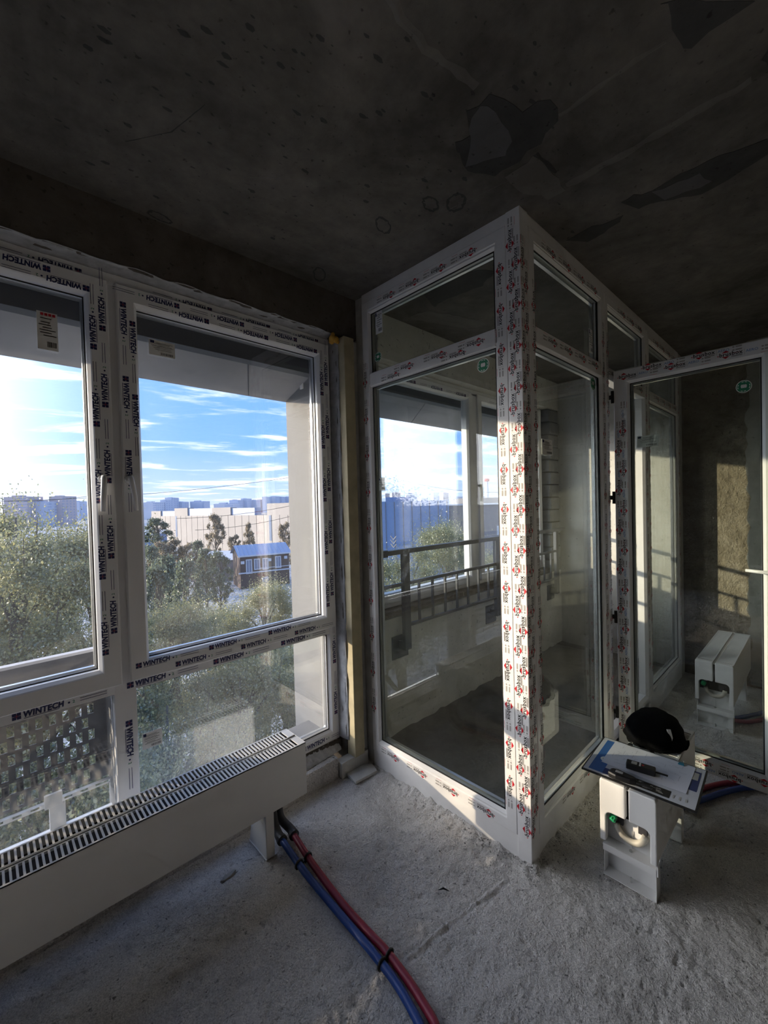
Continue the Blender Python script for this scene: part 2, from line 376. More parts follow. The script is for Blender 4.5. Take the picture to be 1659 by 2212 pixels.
FILM_A = ['black_ink', 'red_ink', 'grey_ink', 'blue_ink']
def brus(mb, O, U, V, w=0.088, aero=False, half=0):
    """one printed motif: the word with a red diamond behind its first letters, then small print"""
    O = Vector(O); hh = w * 0.19
    put_text(mb, 'brusbox', O, U, V, w, 0, offset=0.020, stretch=1.05, space=1.08)
    c = w * 0.27
    if half >= 0: mb.poly([O + U * (c - w * .17) + V * hh * .98, O + U * (c + w * .17) + V * hh * .98, O + U * c + V * hh * 1.62], 1)
    if half <= 0: mb.poly([O + U * (c - w * .17) - V * hh * .12, O + U * c - V * hh * .74, O + U * (c + w * .17) - V * hh * .12], 1)
    mb.poly([O - U * w * .10 + V * hh * .3, O - U * w * .04 + V * hh * .05, O - U * w * .04 + V * hh * .55], 1)
    strip(mb, O, U, V, w * .52, w * .98, -hh * .34, -hh * .22, 0); strip(mb, O, U, V, w * .52, w * .98, -hh * .58, -hh * .46, 2)
    x = w * 1.06
    strip(mb, O, U, V, x, x + w * .012, -hh * .6, hh * 1.0, 2)
    if aero:
        put_text(mb, 'AERO', O + U * (x + w * .06), U, V, w * .50, 3, offset=0.0, stretch=1.0); x += w * .62
    for k in (0, 1):
        q = O + U * (x + w * .12) + V * (hh * (.72 - .85 * k))
        mb.poly([q + U * (w * .055 * math.cos(a)) + V * (w * .045 * math.sin(a)) for a in [i * math.pi / 3 for i in range(6)]], 2)
        strip(mb, q, U, V, w * .09, w * .36, -hh * .20, hh * .20, 2)
    strip(mb, O, U, V, x + w * .04, x + w * .42, -hh * .95, -hh * .88, 1)
def brus_row(mb, O, U, V, length, phase=0.0, pitch=0.170, aero=False, half=0, w=0.088):
    t = phase; pitch = pitch + (0.055 if aero else 0)
    while t + w * (2.1 if aero else 1.45) < length:
        brus(mb, Vector(O) + U * t, U, V, w, aero, half); t += pitch
FILM_B = ['navy', 'red_ink', 'green_ink']
def wint(mb, O, U, V, w=0.133, cut=0):
    O = Vector(O); s = w * .165
    z = 0.000
    def b(u0, u1, v0, v1, mi): strip(mb, O, U, V, u0, u1, v0, v1, mi)
    g = s * .06
    for i in (0, 1):
        for j in (0, 1):
            b(i * s * .53, i * s * .53 + s * .47, j * s * .53, j * s * .53 + s * .47, 0)
    b(s * .22, s * .78, s * .475, s * .525, 1); b(s * .475, s * .525, s * .22, s * .47, 1); b(s * .475, s * .525, s * .53, s * .78, 1)
    put_text(mb, 'WINTECH', O + U * (s * 1.22) + V * (s * .12), U, V, w * .80, 0, shear=0.10, offset=0.050, stretch=1.22, space=1.06)
    b(s * 1.3, w * .9, -s * .10, -s * .02, 0)
    x = w * 1.10
    mb.poly([O + U * (x + s * .16 * math.cos(a)) + V * (s * .42 + s * .16 * math.sin(a)) for a in [i * math.pi / 4 for i in range(8)]], 0)
    put_text(mb, '2', O + U * (x + s * .45) + V * (s * .22), U, V, s * .30, 2, offset=0.02)
    b(x + s * 1.4, x + s * 5.0, s * .62, s * .70, 0); b(x + s * 1.4, x + s * 5.0, s * .22, s * .30, 0)
def wint_row(mb, O, U, V, length, phase=0.0, pitch=0.303, w=0.133):
    t = phase
    while t + w * 1.02 < length:
        wint(mb, Vector(O) + U * t, U, V, w); t += pitch
def label_card(name, parent, O, U, V, w, h, style=0):
    """a paper label with lines of print and a bar code, stuck flat on a pane"""
    mb = MB(); O = Vector(O); Nn = U.cross(V).normalized()
    mb.obox(O + U * w / 2 + V * h / 2, U * w / 2, V * h / 2, Nn * 0.0006, 0)
    P = O + Nn * 0.0012; rnd = random.Random(w * 1000 + style)
    if style == 1:
        for k in range(4): strip(mb, P, U, V, w * (.18 + .19 * k), w * (.33 + .19 * k), h * .90, h * .97, 2)
    elif style == 2: strip(mb, P, U, V, 0, w, h * .58, h, 2)
    else: strip(mb, P, U, V, w * .05, w * .2, h * .78, h * .95, 3)
    y = .84
    while y > .32:
        strip(mb, P, U, V, w * rnd.uniform(.06, .3), w * rnd.uniform(.6, .95), h * (y - .022), h * y, 1); y -= rnd.choice((.07, .1))
    x = .45
    while x < .92:
        d = rnd.uniform(.008, .03); strip(mb, P, U, V, w * x, w * (x + d), h * .08, h * .22, 1); x += d + rnd.uniform(.012, .03)
    return mb.build(name, ['label', 'black_ink', 'red_ink', 'navy'], parent, fix=False)
def round_sticker(parent, O, U, V, r):
    mb = MB(); O = Vector(O); Nn = U.cross(V).normalized()
    mb.lathe(O, U, V, Nn, [(r, 0), (r, .0006)], 28, 1)
    mb.lathe(O + Nn * .0007, U, V, Nn, [(r * .9, 0), (r * .9, .0002)], 28, 0)
    Q = O + Nn * .0012
    for k in range(12):
        a0, a1 = k * math.pi / 6, (k + .7) * math.pi / 6
        mb.poly([Q + (U * math.cos(a) + V * math.sin(a)) * q for a, q in ((a0, r * .80), (a1, r * .80), (a1, r * .70), (a0, r * .70))], 1) if k % 3 != 1 else None
    for dx in (-.22, .0, .22):
        mb.poly([Q + U * (r * (dx + .16 * math.cos(a))) + V * (r * (.05 + .30 * math.sin(a))) for a in [i * math.pi / 5 for i in range(10)]], 1)
    return mb.build('round_sticker', ['sticker_green', 'label'], parent, fix=False)

# ------------------------------------------------------------------ main dimensions
CEIL = 2.75; WY = 1.93           # interior face of the window wall
XL = 1.634; YP = 0.866           # glazed partition: left face plane, front face plane
XR = 4.43                        # right wall
LEFTX, BACKY = -3.1, -3.0

# ------------------------------------------------------------------ floor
def vnoise(x, y, seed):
    xi = np.floor(x).astype(np.int64); yi = np.floor(y).astype(np.int64); fx = x - xi; fy = y - yi
    def hsh(a, b):
        n = (a * 374761393 + b * 668265263 + seed * 974711) & 0x7fffffff
        n = ((n ^ (n >> 13)) * 1274126177) & 0x7fffffff
        return (n & 0xffff) / 65535.0
    sx = fx * fx * (3 - 2 * fx); sy = fy * fy * (3 - 2 * fy)
    a = hsh(xi, yi) * (1 - sx) + hsh(xi + 1, yi) * sx; b = hsh(xi, yi + 1) * (1 - sx) + hsh(xi + 1, yi + 1) * sx
    return a * (1 - sy) + b * sy
def grid_mesh(name, xs, ys, zfun, mat, smooth=True):
    gx, gy = np.meshgrid(xs, ys); z = zfun(gx, gy); nx, ny = len(xs), len(ys)
    v = np.stack([gx, gy, z], -1).reshape(-1, 3)
    i = np.arange(nx * ny).reshape(ny, nx)
    f = np.stack([i[:-1, :-1], i[:-1, 1:], i[1:, 1:], i[1:, :-1]], -1).reshape(-1, 4)
    me = bpy.data.meshes.new(name); me.from_pydata(v.tolist(), [], f.tolist()); me.materials.append(MAT[mat])
    if smooth: me.polygons.foreach_set('use_smooth', [True] * len(me.polygons))
    me.update(); o = bpy.data.objects.new(name, me); COL.objects.link(o); return o
def seg_dist(gx, gy, p, q):
    px, py = p; dx, dy = q[0] - px, q[1] - py; t = np.clip(((gx - px) * dx + (gy - py) * dy) / (dx * dx + dy * dy), 0, 1)
    return np.hypot(gx - px - t * dx, gy - py - t * dy)
_crk = [onz(880, 2068, 0), onz(960, 2000, 0), onz(1030, 1945, 0), onz(1098, 1893, 0)]
def floor_h(gx, gy):
    z = 0.010 * (vnoise(gx * 2.1, gy * 2.1, 1) - .5) + 0.006 * (vnoise(gx * 7, gy * 7, 2) - .5) + 0.006 * (vnoise(gx * 19, gy * 19, 3) - .5) + 0.003 * (vnoise(gx * 80, gy * 80, 41) - .5) + 0.0035 * (vnoise(gx * 45, gy * 45, 4) - .5) - 0.010 * np.maximum(0, vnoise(gx * 34, gy * 34, 31) - .86) * 5
    for a, b in zip(_crk, _crk[1:]):
        d = seg_dist(gx, gy, (a.x, a.y), (b.x, b.y)) + 0.012 * (vnoise(gx * 30, gy * 30, 5) - .5)
        z += 0.0055 * np.exp(-(d / 0.006) ** 2) - 0.003 * np.exp(-((d - .012) / 0.007) ** 2)
    # rough mortar skirt along the foot of the glazed partition
    d = np.where(gy > YP, XL - gx, np.hypot(np.maximum(XL - gx, 0), YP - gy))
    k = np.exp(-np.maximum(d, 0) / 0.07) * (gx < XL + 1.2)
    z += k * (0.016 * vnoise(gx * 28, gy * 28, 6) + 0.012 * vnoise(gx * 60, gy * 60, 7))
    p = 0.020 * np.maximum(0, vnoise(gx * 5 + 3, gy * 5, 8) - .80) * vnoise(gx * 50, gy * 50, 9) * 6
    return z - p * .25 - 0.004
xs = np.concatenate([np.linspace(LEFTX, -.3, 40)[:-1], np.linspace(-.3, 2.5, 470)[:-1], np.linspace(2.5, XR, 60)])
ys = np.concatenate([np.linspace(BACKY, 0.0, 50)[:-1], np.linspace(0.0, 2.02, 330)])
floor = grid_mesh('floor', xs, ys, floor_h, 'floor')
tag(floor, 'rough grey concrete floor screed with pits and a raised crack line', 'floor', None, 'structure')
lf = MB(); n = 60
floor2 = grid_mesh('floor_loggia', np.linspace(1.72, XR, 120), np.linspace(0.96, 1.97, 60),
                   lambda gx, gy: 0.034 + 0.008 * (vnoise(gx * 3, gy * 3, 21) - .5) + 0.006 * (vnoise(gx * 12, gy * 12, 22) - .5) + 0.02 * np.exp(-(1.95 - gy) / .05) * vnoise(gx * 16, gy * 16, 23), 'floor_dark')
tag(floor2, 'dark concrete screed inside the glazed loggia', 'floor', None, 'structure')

# ------------------------------------------------------------------ ceiling
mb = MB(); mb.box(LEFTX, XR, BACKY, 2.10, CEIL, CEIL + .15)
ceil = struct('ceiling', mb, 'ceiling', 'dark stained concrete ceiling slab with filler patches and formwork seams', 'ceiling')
def cpt(x, y): return onz(x, y, CEIL)
def zp(pts, ox=800, oy=0, s=0.5178): return [(ox + a * s, oy + b * s) for a, b in pts]
def ceil_patch(pix, mat, th, seed, name='filler_patch'):
    rnd = random.Random(seed); P = [cpt(*p) for p in pix]; Q = []
    for a, b in zip(P, P[1:] + P[:1]):
        k = max(2, int((b - a).length / 0.035))
        for i in range(k):
            t = i / k; p = a.lerp(b, t)
            Q.append((p.x + rnd.uniform(-.009, .009), p.y + rnd.uniform(-.009, .009)))
    m = MB(); m.prism(Q, (0, 0, CEIL), X_, Y_, Z_, -th, 0.001); return m.build(name, mat, ceil)
ceil_patch(zp([(510, 390), (640, 460), (745, 410), (790, 500), (700, 600), (580, 700), (520, 735), (400, 720), (365, 640), (355, 600), (410, 560), (405, 465)]), 'patch_dark', .0015, 1)
ceil_patch(zp([(425, 475), (490, 430), (545, 500), (590, 590), (560, 640), (470, 680), (405, 690), (415, 580)]), 'patch_grey', .0025, 2)
ceil_patch(zp([(565, 740), (690, 650), (820, 790), (740, 830), (640, 800)]), 'patch_pale', .0015, 3)
ceil_patch(zp([(1040, 850), (1100, 815), (1170, 795), (1400, 670), (1659, 575), (1659, 640), (1500, 740), (1380, 810), (1170, 850), (1110, 870)]), 'patch_dark', .0015, 4)
ceil_patch(zp([(1180, 800), (1380, 720), (1420, 760), (1230, 830)]), 'patch_grey', .0025, 14)
ceil_patch(zp([(820, 1000), (890, 960), (1050, 900), (1040, 930), (900, 1010)]), 'patch_dark', .0015, 5)
ceil_patch(zp([(1220, 0), (1600, 0), (1330, 200), (1290, 180), (1250, 60)]), 'patch_dark', .0015, 6)
ceil_patch(zp([(1620, 260), (1659, 180), (1659, 290)]), 'patch_dark', .0015, 7)
ceil_patch(zp([(700, 860), (900, 700), (1150, 640), (1290, 660), (1200, 780), (900, 880), (780, 960)], 740, 420, .2532), 'patch_dark', .0015, 21)
ceil_patch(zp([(560, 1050), (720, 990), (900, 1020), (1160, 1070), (1150, 1130), (1040, 1140), (740, 1090)], 740, 420, .2532), 'patch_pale', .0015, 22)
def ceil_ring(c, r, asp, rotn, seed):
    rnd = random.Random(seed); p = cpt(*c); m = MB(); n = 26; V0 = []
    for k in range(n):
        a = 2 * math.pi * k / n; w = 1 + rnd.uniform(-.1, .1)
        for q in (r * w, r * w - .012 * (0.6 + rnd.random())):
            x, y = q * math.cos(a), q * asp * math.sin(a)
            V0.append((p.x + x * math.cos(rotn) - y * math.sin(rotn), p.y + x * math.sin(rotn) + y * math.cos(rotn), CEIL - .0015))
    m.add(V0, [(2 * k, 2 * k + 1, 2 * ((k + 1) % n) + 1, 2 * ((k + 1) % n)) for k in range(n)]); return m.build('stain_ring', 'patch_dark', ceil, fix=False)
for c, r, a, rt, sdd in (((930, 440), .05, .6, .3, 1), ((985, 437), .055, .7, .8, 2), ((828, 487), .06, .5, .5, 3), ((690, 593), .07, .45, .9, 4), ((205, 452), .05, .8, .2, 5), ((245, 478), .055, .6, 1.2, 6), ((345, 468), .05, .5, .2, 7)): ceil_ring(c, r, a, rt, sdd)
def ceil_line(pix, w, mat, th, name='formwork_seam'):
    P = [cpt(*p) for p in pix]; rnd = random.Random(w * 1e4 + len(pix)); A_, B_ = [], []
    for a, b in zip(P, P[1:]):
        k = max(3, int((b - a).length / .03)); d = (b - a).normalized(); nn = Vector((-d.y, d.x, 0))
        for i in range(k):
            p = a.lerp(b, i / k); A_.append(p + nn * w * rnd.uniform(.15, .62)); B_.append(p - nn * w * rnd.uniform(.15, .62))
    m = MB()
    for i in range(len(A_) - 1):
        z = CEIL - th
        m.quad((A_[i].x, A_[i].y, CEIL - .0002), (A_[i + 1].x, A_[i + 1].y, CEIL - .0002), (P[0].x * 0 + (A_[i + 1].x + B_[i + 1].x) / 2, (A_[i + 1].y + B_[i + 1].y) / 2, z), ((A_[i].x + B_[i].x) / 2, (A_[i].y + B_[i].y) / 2, z))
        m.quad((B_[i].x, B_[i].y, CEIL - .0002), (B_[i + 1].x, B_[i + 1].y, CEIL - .0002), ((A_[i + 1].x + B_[i + 1].x) / 2, (A_[i + 1].y + B_[i + 1].y) / 2, z), ((A_[i].x + B_[i].x) / 2, (A_[i].y + B_[i].y) / 2, z))
    return m.build(name, mat, ceil, fix=False)
ceil_line(zp([(60, -20), (230, 200), (480, 380)]), .03, 'patch_pale', .003)
ceil_line(zp([(820, 775), (1100, 620), (1400, 440), (1659, 300)]), .035, 'patch_pale', .003)
ceil_line(zp([(790, 485), (1050, 290), (1300, 130)]), .02, 'patch_pale', .002)
ceil_line(zp([(690, 640), (790, 740)]), .02, 'patch_dark', .003)
ceil_line([(770, 565), (860, 520), (965, 455), (1120, 380)], .006, 'patch_pale', .002, 'pour_ridge')
ceil_line([(275, 305), (370, 285), (420, 245), (455, 215)], .004, 'patch_dark', .001, 'scratch')
ceil_line([(540, 383), (660, 387)], .006, 'patch_pale', .002, 'pour_ridge')
ceil_line(zp([(1010, 1385), (1100, 1355)], ), .008, 'patch_pale', .002, 'pour_ridge')
m = MB(); rnd = random.Random(5)
for _ in range(150):
    x, y = rnd.uniform(120, 1250), rnd.uniform(30, 520); p = cpt(x, y); r = rnd.choice((.003, .004, .006, .010)); a = rnd.uniform(0, 3)
    if p.y > WY - .02: continue
    m.add([(p.x + r * (1 + rnd.random()) * math.cos(k * 1.05 + a), p.y + r * rnd.uniform(.5, 1) * math.sin(k * 1.05 + a), CEIL - .0008) for k in range(6)], [(0, 1, 2, 3, 4, 5)])
o = m.build('surface_specks', 'patch_dark', ceil, fix=False); o['kind'] = 'stuff'

# ------------------------------------------------------------------ walls
# window wall: lintel, spandrel, pier, loggia parapet and head
mb = MB()
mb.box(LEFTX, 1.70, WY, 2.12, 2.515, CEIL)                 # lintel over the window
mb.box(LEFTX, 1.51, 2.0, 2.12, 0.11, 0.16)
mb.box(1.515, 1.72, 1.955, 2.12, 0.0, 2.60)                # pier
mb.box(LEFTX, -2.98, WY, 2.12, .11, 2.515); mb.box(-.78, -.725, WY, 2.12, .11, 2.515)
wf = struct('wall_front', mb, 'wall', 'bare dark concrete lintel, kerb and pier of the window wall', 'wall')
m = MB(); m.box(LEFTX, 1.43, WY - .005, 2.12, -.01, 0.11); m.build('kerb', 'floor', wf, bev=.006)
mb = MB()
mb.box(1.72, XR, 1.95, 2.14, 0.0, 0.80); mb.box(1.72, XR, 1.95, 2.14, 2.47, CEIL); mb.box(1.72, 1.80, 1.95, 2.14, .80, 2.47)
wl = struct('wall_loggia', mb, 'plaster', 'pale plastered parapet and head of the loggia outer wall', 'wall')
mb = MB(); mb.box(1.78, 4.20, 1.955, 2.14, .80, .845)
cap_ = mb.build('parapet_top', 'wall_rough', wl, bev=.008)
k = 0
for row in range(13):
    z0 = .80 + row * .128
    m = MB(); e = .012 if row % 2 else 0.0
    m.box(4.20 + e, XR, 1.958 - e, 2.14, z0 + .004, min(2.47, z0 + .122)); m.build('block', 'brick', wl, bev=.006)
mb = MB(); mb.box(XR, XR + .15, BACKY, 2.14, -.05, CEIL)
wr = struct('wall_right', mb, 'wall_rough', 'rough rendered side wall beyond the glazed loggia', 'wall')
m = MB(); m.box(XR - .012, XR, .93, 1.96, 0, 2.75); m.build('plaster_coat', 'plaster', wr)
rnd = random.Random(3); Q = [(0.44 + rnd.uniform(-.02, .02), 0.02 + i * .06) for i in range(46)]
m = MB(); m.prism([(BACKY, 0), *Q, (.44, 2.75), (BACKY, 2.75)], (XR, 0, 0), Y_, Z_, -X_, 0, .012); m.build('plaster_coat', 'plaster_grey', wr)
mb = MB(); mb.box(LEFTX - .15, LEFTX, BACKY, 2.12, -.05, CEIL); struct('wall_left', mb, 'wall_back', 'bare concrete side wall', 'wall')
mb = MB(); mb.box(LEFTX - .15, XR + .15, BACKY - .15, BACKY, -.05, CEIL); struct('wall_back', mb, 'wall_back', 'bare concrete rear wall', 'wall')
mb = MB(); mb.box(LEFTX - .15, XR + .15, BACKY - .15, 2.14, -.30, -.06); struct('floor_slab', mb, 'wall', 'concrete slab under the screed', 'floor')

# facade outside
mb = MB()
mb.prism([(2.14, 2.52), (2.14, 2.40), (2.20, 2.345), (2.5, 2.245), (2.52, 2.245), (2.52, 2.9), (2.14, 2.9)], (0, 0, 0), Y_, Z_, X_, LEFTX - .5, XR + .6)
sof = struct('trim_1', mb, 'soffit', 'grey metal soffit panel outside above the windows', 'soffit')
m = MB(); m.box(LEFTX, XR, 2.13, 2.20, 2.33, 2.41); m.build('dark_flashing', 'facade_dark', sof)
for x0 in (-1.9, -.4, 1.1, 2.6, 4.05):
    p = MB(); p.bar((x0, 2.21, 2.3405), (x0 + .14, 2.498, 2.2445), .006, .002); p.build('panel_joint', 'facade_dark', sof)
mb = MB(); mb.box(1.505, 1.80, 2.10, 2.50, -1.0, 2.40)
pier = struct('trim_2', mb, 'facade', 'light grey facade reveal panel outside the right sash', 'facade panel')
m = MB(); m.box(1.498, 1.5055, 2.285, 2.315, 2.325, 2.37, 1); m.box(1.498, 1.5055, 2.285, 2.315, 2.285, 2.325, 0)
m.build('warning_label', ['label', 'red_ink'], pier)
mb = MB(); mb.box(4.18, XR + .5, 2.14, 2.50, -1.0, 2.40); struct('trim_3', mb, 'facade', 'light grey facade reveal panel at the far end of the loggia', 'facade panel')
mb = MB(); mb.box(1.22, 1.505, 2.08, 2.34, .125, .150); struct('trim_4', mb, 'facade', 'pale metal outside sill under the right window bay', 'sill')
mb = MB(); mb.box(1.80, 4.18, 2.14, 2.52, .76, .79); struct('trim_5', mb, 'facade', 'metal outside sill under the loggia window', 'sill')

# ------------------------------------------------------------------ PVC windows
def prof_frame(w, t0, t1, c=.004): return [(0, t0), (0, t1 - c), (c, t1), (w - .014, t1), (w - .010, t1 - .004), (w, t1 - .020), (w, t0)]
def pane_unit(parent, O, U, V, Nn, u0, u1, v0, v1, mat='glass', spacer=True, thick=.012):
    O = Vector(O)
    m = MB(); m.obox(O + U * (u0 + u1) / 2 + V * (v0 + v1) / 2, U * (u1 - u0) / 2, V * (v1 - v0) / 2, Nn * thick / 2)
    p = m.build('pane', mat, parent)
    m = MB(); m.ring(O, U, V, Nn, u0 - .003, u1 + .003, v0 - .003, v1 + .003, [(0, .007), (0, .011), (.007, .011), (.007, .007)]); m.build('gasket', 'gasket', parent)
    if spacer:
        m = MB(); m.ring(O, U, V, Nn, u0, u1, v0, v1, [(0, -.030), (0, -.014), (.008, -.014), (.008, -.030)]); m.build('spacer_bar', 'alu', parent)
    return p
def handle(parent, x, y, z, lean=0.0, Nn=-Y_, U=X_):
    m = MB(); O = Vector((x, y, z))
    m.lathe(O, U, Z_, Nn, [(.016, 0), (.016, .008), (.012, .012)], 18)
    m.tube([O + Nn * .008, O + Nn * .034], .0085, 12)
    path = [O + Nn * .034 + Z_ * .010, O + Nn * .040, O + Nn * .043 - Z_ * .02 + U * lean * .2, O + Nn * .042 - Z_ * .075 + U * lean * .7, O + Nn * .038 - Z_ * .128 + U * lean]
    m.tube(path, [.009, .0105, .0105, .010, .008], 12)
    return m.build('handle', 'pvc', parent, smooth=True)

GY = 2.045; N_ = -Y_
def window_bay(root, x0, x1, detail=True):
    """frame x0..x1 with a mullion, two tilt sashes above and two fixed panes below"""
    O = Vector((0, GY, 0)); xm = (x0 + x1) / 2 + .02
    m = MB(); m.ring(O, X_, Z_, N_, x0, x1, .16, 2.515, prof_frame(.062, -.045, .030)); m.build('outer_frame', 'pvc', root)
    m = MB(); m.box(xm - .040, xm + .040, GY - .028, GY + .045, .20, 2.47); mull = m.build('mullion', 'pvc', root, bev=.003)
    m = MB(); m.box(x0 + .05, x1 - .05, GY - .0272, GY + .044, .792, .862); tr = m.build('transom', 'pvc', root, bev=.003)
    return xm, mull, tr
w1 = empty('window_1', (0, GY, .16), 'tall white framed window with two sashes above fixed panes, printed protective film', 'window', None, 'structure')
xm, mull, trans = window_bay(w1, -.72, 1.51)
O1 = Vector((0, GY, 0))
def sash(root, u0, u1, v0, v1):
    s = MB().ring(O1, X_, Z_, N_, u0, u1, v0, v1, prof_frame(.076, -.03, .052)).build('sash', 'pvc', root)
    pane_unit(s, O1, X_, Z_, N_, u0 + .076, u1 - .076, v0 + .076, v1 - .076)
    return s
sR = sash(w1, .430, 1.491, .834, 2.471); sL = sash(w1, -.70, .401, .834, 2.471)
for (a, b) in ((.454, 1.447), (-.66, .383)):
    s = MB().ring(O1, X_, Z_, N_, a - .018, b + .018, .209, .808, [(0, 0), (0, .026), (.006, .026), (.018, .010), (.018, 0)]).build('glazing_bead', 'pvc', w1)
    p = pane_unit(s, O1, X_, Z_, N_, a, b, .227, .79)
handle(sL, .357, GY - .052, 1.672, -.008); handle(sR, .449, GY - .052, 1.672, .016)
# printed film on the sashes: words run round each sash, tops towards the glass
def film(parent, rows, name='printed_lettering', mats=FILM_B):
    m = MB()
    for r in rows: wint_row(m, *r[:4], **(r[4] if len(r) > 4 else {}))
    return m.build(name, mats, parent, fix=False)
ns = GY - .0525; nf = GY - .0305; nm = GY - .0290
film(sR, [((.45, ns, .884), X_, Z_, 1.03, dict(phase=.0, w=.133)), ((.45, ns, .848), X_, Z_, 1.03, dict(phase=.155)),       # bottom rail
          ((1.447, ns, .93), Z_, -X_, 1.50, dict(phase=.03)), ((1.478, ns, .86), Z_, -X_, 1.56, dict(phase=.16)),        # right stile
          ((1.46, ns, 2.425), -X_, -Z_, .95, dict(phase=.05)), ((1.46, ns, 2.458), -X_, -Z_, 1.02, dict(phase=.18)),       # top rail
          ((.474, ns, 2.43), -Z_, X_, .78, dict(phase=.10)), ((.442, ns, 2.40), -Z_, X_, .75, dict(phase=.0))])           # left stile, peeled below the handle
film(sL, [((.357, ns, .93), Z_, -X_, 1.50, dict(phase=.04)), ((.389, ns, .86), Z_, -X_, 1.58, dict(phase=.19)),
          ((.36, ns, 2.425), -X_, -Z_, .98, dict(phase=.02)), ((.38, ns, 2.458), -X_, -Z_, 1.03, dict(phase=.16))])
film(trans, [((.0, nm, .803), X_, Z_, 1.44, dict(phase=.06, pitch=.36, w=.15))])
film(mull, [((.410, nm, .78), -Z_, X_, .55, dict(phase=.11, w=.15, pitch=.34)), ((.428, nm, 2.45), -Z_, X_, 0.0, {})])
film(w1, [((1.475, nf, 2.493), -X_, -Z_, 1.05, dict(phase=.04)), ((.38, nf, 2.493), -X_, -Z_, 1.0, dict(phase=.06)), ((1.497, nf, .25), Z_, -X_, .55, dict(phase=.06)),
          ((.5, nf, .178), X_, Z_, .98, dict(phase=.75, w=.15))])
label_card('paper_label', sL, (.178, GY - .0068, 2.160), X_, Z_, .062, .142, 1)
label_card('paper_label', sR, (.557, GY - .0068, 2.224), X_, Z_, .106, .066, 0)
label_card('paper_label', s, (-.2, GY - .0068, .3), X_, Z_, .01, .01, 0)
label_card('paper_label', [c for c in w1.children if c.name.startswith('glazing_bead')][0], (.474, GY - .0068, .512), X_, Z_, .079, .070, 0)

# unseen second bay, added beyond the left edge to let in more daylight
w2 = empty('window_2', (-1.85, GY, .16), 'added white framed window bay, out of view along the window wall', 'window', None, 'structure')
window_bay(w2, -2.98, -.78)
for (a, b, c, d) in ((-2.95, -1.89, .834, 2.471), (-1.84, -.80, .834, 2.471)):
    s = MB().ring(O1, X_, Z_, N_, a, b, c, d, prof_frame(.076, -.03, .052)).build('sash', 'pvc', w2)
    m = MB(); m.box(a + .07, b - .07, GY - .006, GY + .006, c + .07, d - .07); m.build('pane', 'glass', s)
for (a, b) in ((-2.92, -1.87), (-1.82, -.84)):
    m = MB(); m.box(a, b, GY - .006, GY + .006, .222, .795); m.build('pane', 'glass', w2)

# loggia outer window
w3 = empty('window_3', (3.0, 2.06, .845), 'white framed loggia window seen through the glass partition', 'window', None, 'structure')
O3 = Vector((0, 2.065, 0))
MB().ring(O3, X_, Z_, N_, 1.80, 4.20, .845, 2.47, prof_frame(.060, -.03, .03)).build('outer_frame', 'pvc', w3)
m = MB(); m.box(2.96, 3.05, 2.035, 2.095, .88, 2.44); m.build('mullion', 'pvc', w3, bev=.003)
for a, b in ((1.83, 2.965), (3.045, 4.17)):
    s = MB().ring(O3, X_, Z_, N_, a, b, .875, 2.44, prof_frame(.065, -.025, .045)).build('sash', 'pvc', w3)
    m = MB(); m.box(a + .06, b - .06, 2.061, 2.069, .935, 2.38); m.build('pane', 'glass_far', s)
    film(s, [((b - .04, 2.0195, 2.41), -X_, -Z_, b - a - .1, dict(phase=.05))], 'printed_lettering', FILM_B)

# ------------------------------------------------------------------ glazed partition (left face, front face, corner post, door)
w4 = empty('window_4', (XL, 1.4, 0), 'white framed glass partition standing square to the window wall, transom light on top', 'partition', None, 'structure')
OL = Vector((1.660, 0, 0)); UL, NL = -Y_, -X_                 # u = -y
MB().ring(OL, UL, Z_, NL, -1.860, -.931, .098, 2.70, prof_frame(.064, -.035, .026)).build('outer_frame', 'pvc_warm', w4)
m = MB(); m.box(1.634, 1.69, .990, 1.800, 2.212, 2.288); t4 = m.build('transom', 'pvc_warm', w4, bev=.003)
m = MB(); m.box(1.640, 1.695, .931, 1.860, -.01, .098); b4 = m.build('base_profile', 'pvc_warm', w4, bev=.002)
m = MB(); m.box(1.638, 1.695, .931, 1.860, 2.70, CEIL); m.build('head_profile', 'pvc_warm', w4, bev=.002)
m = MB(); m.box(1.650, 1.70, 1.860, 1.955, -.01, CEIL); m.build('closing_strip', 'timber_grey', w4)
for v0, v1 in ((.172, 2.210), (2.290, 2.626)):
    g = MB().ring(OL, UL, Z_, NL, -1.812, -.980, v0 - .016, v1 + .016, [(0, 0), (0, .024), (.005, .024), (.016, .010), (.016, 0)]).build('glazing_bead', 'pvc_warm', w4)
    pane_unit(g, OL, UL, Z_, NL, -1.796, -.996, v0, v1, 'glass_box')
    if v0 < 1:
        round_sticker(g, (1.653, 1.065, 2.153), UL, Z_, .031)
        label_card('paper_label', g, (1.6685, 1.785, 1.62), UL, Z_, .05, .075, 0)
    else:
        round_sticker(g, (1.653, 1.748, 2.372), UL, Z_, .028)
        label_card('paper_label', g, (1.653, 1.762, 2.50), UL, Z_, .055, .125, 0)
xf = XL - .0006
m = MB(); cq = Vector((1.653, 1.663, 1.365))
for k in range(3):
    for sg in (-1, 1): m.bar(cq + UL * (.022 * sg) - Z_ * (.022 * k), cq - Z_ * (.022 * k + .020), .0012, .004, NL)
m.build('chevron_mark', 'label', [c for c in w4.children if c.name.startswith('glazing_bead')][0])
def bfilm(parent, rows, name='printed_lettering'):
    m = MB()
    for r in rows: brus_row(m, *r[:4], **(r[4] if len(r) > 4 else {}))
    return m.build(name, FILM_A, parent, fix=False)
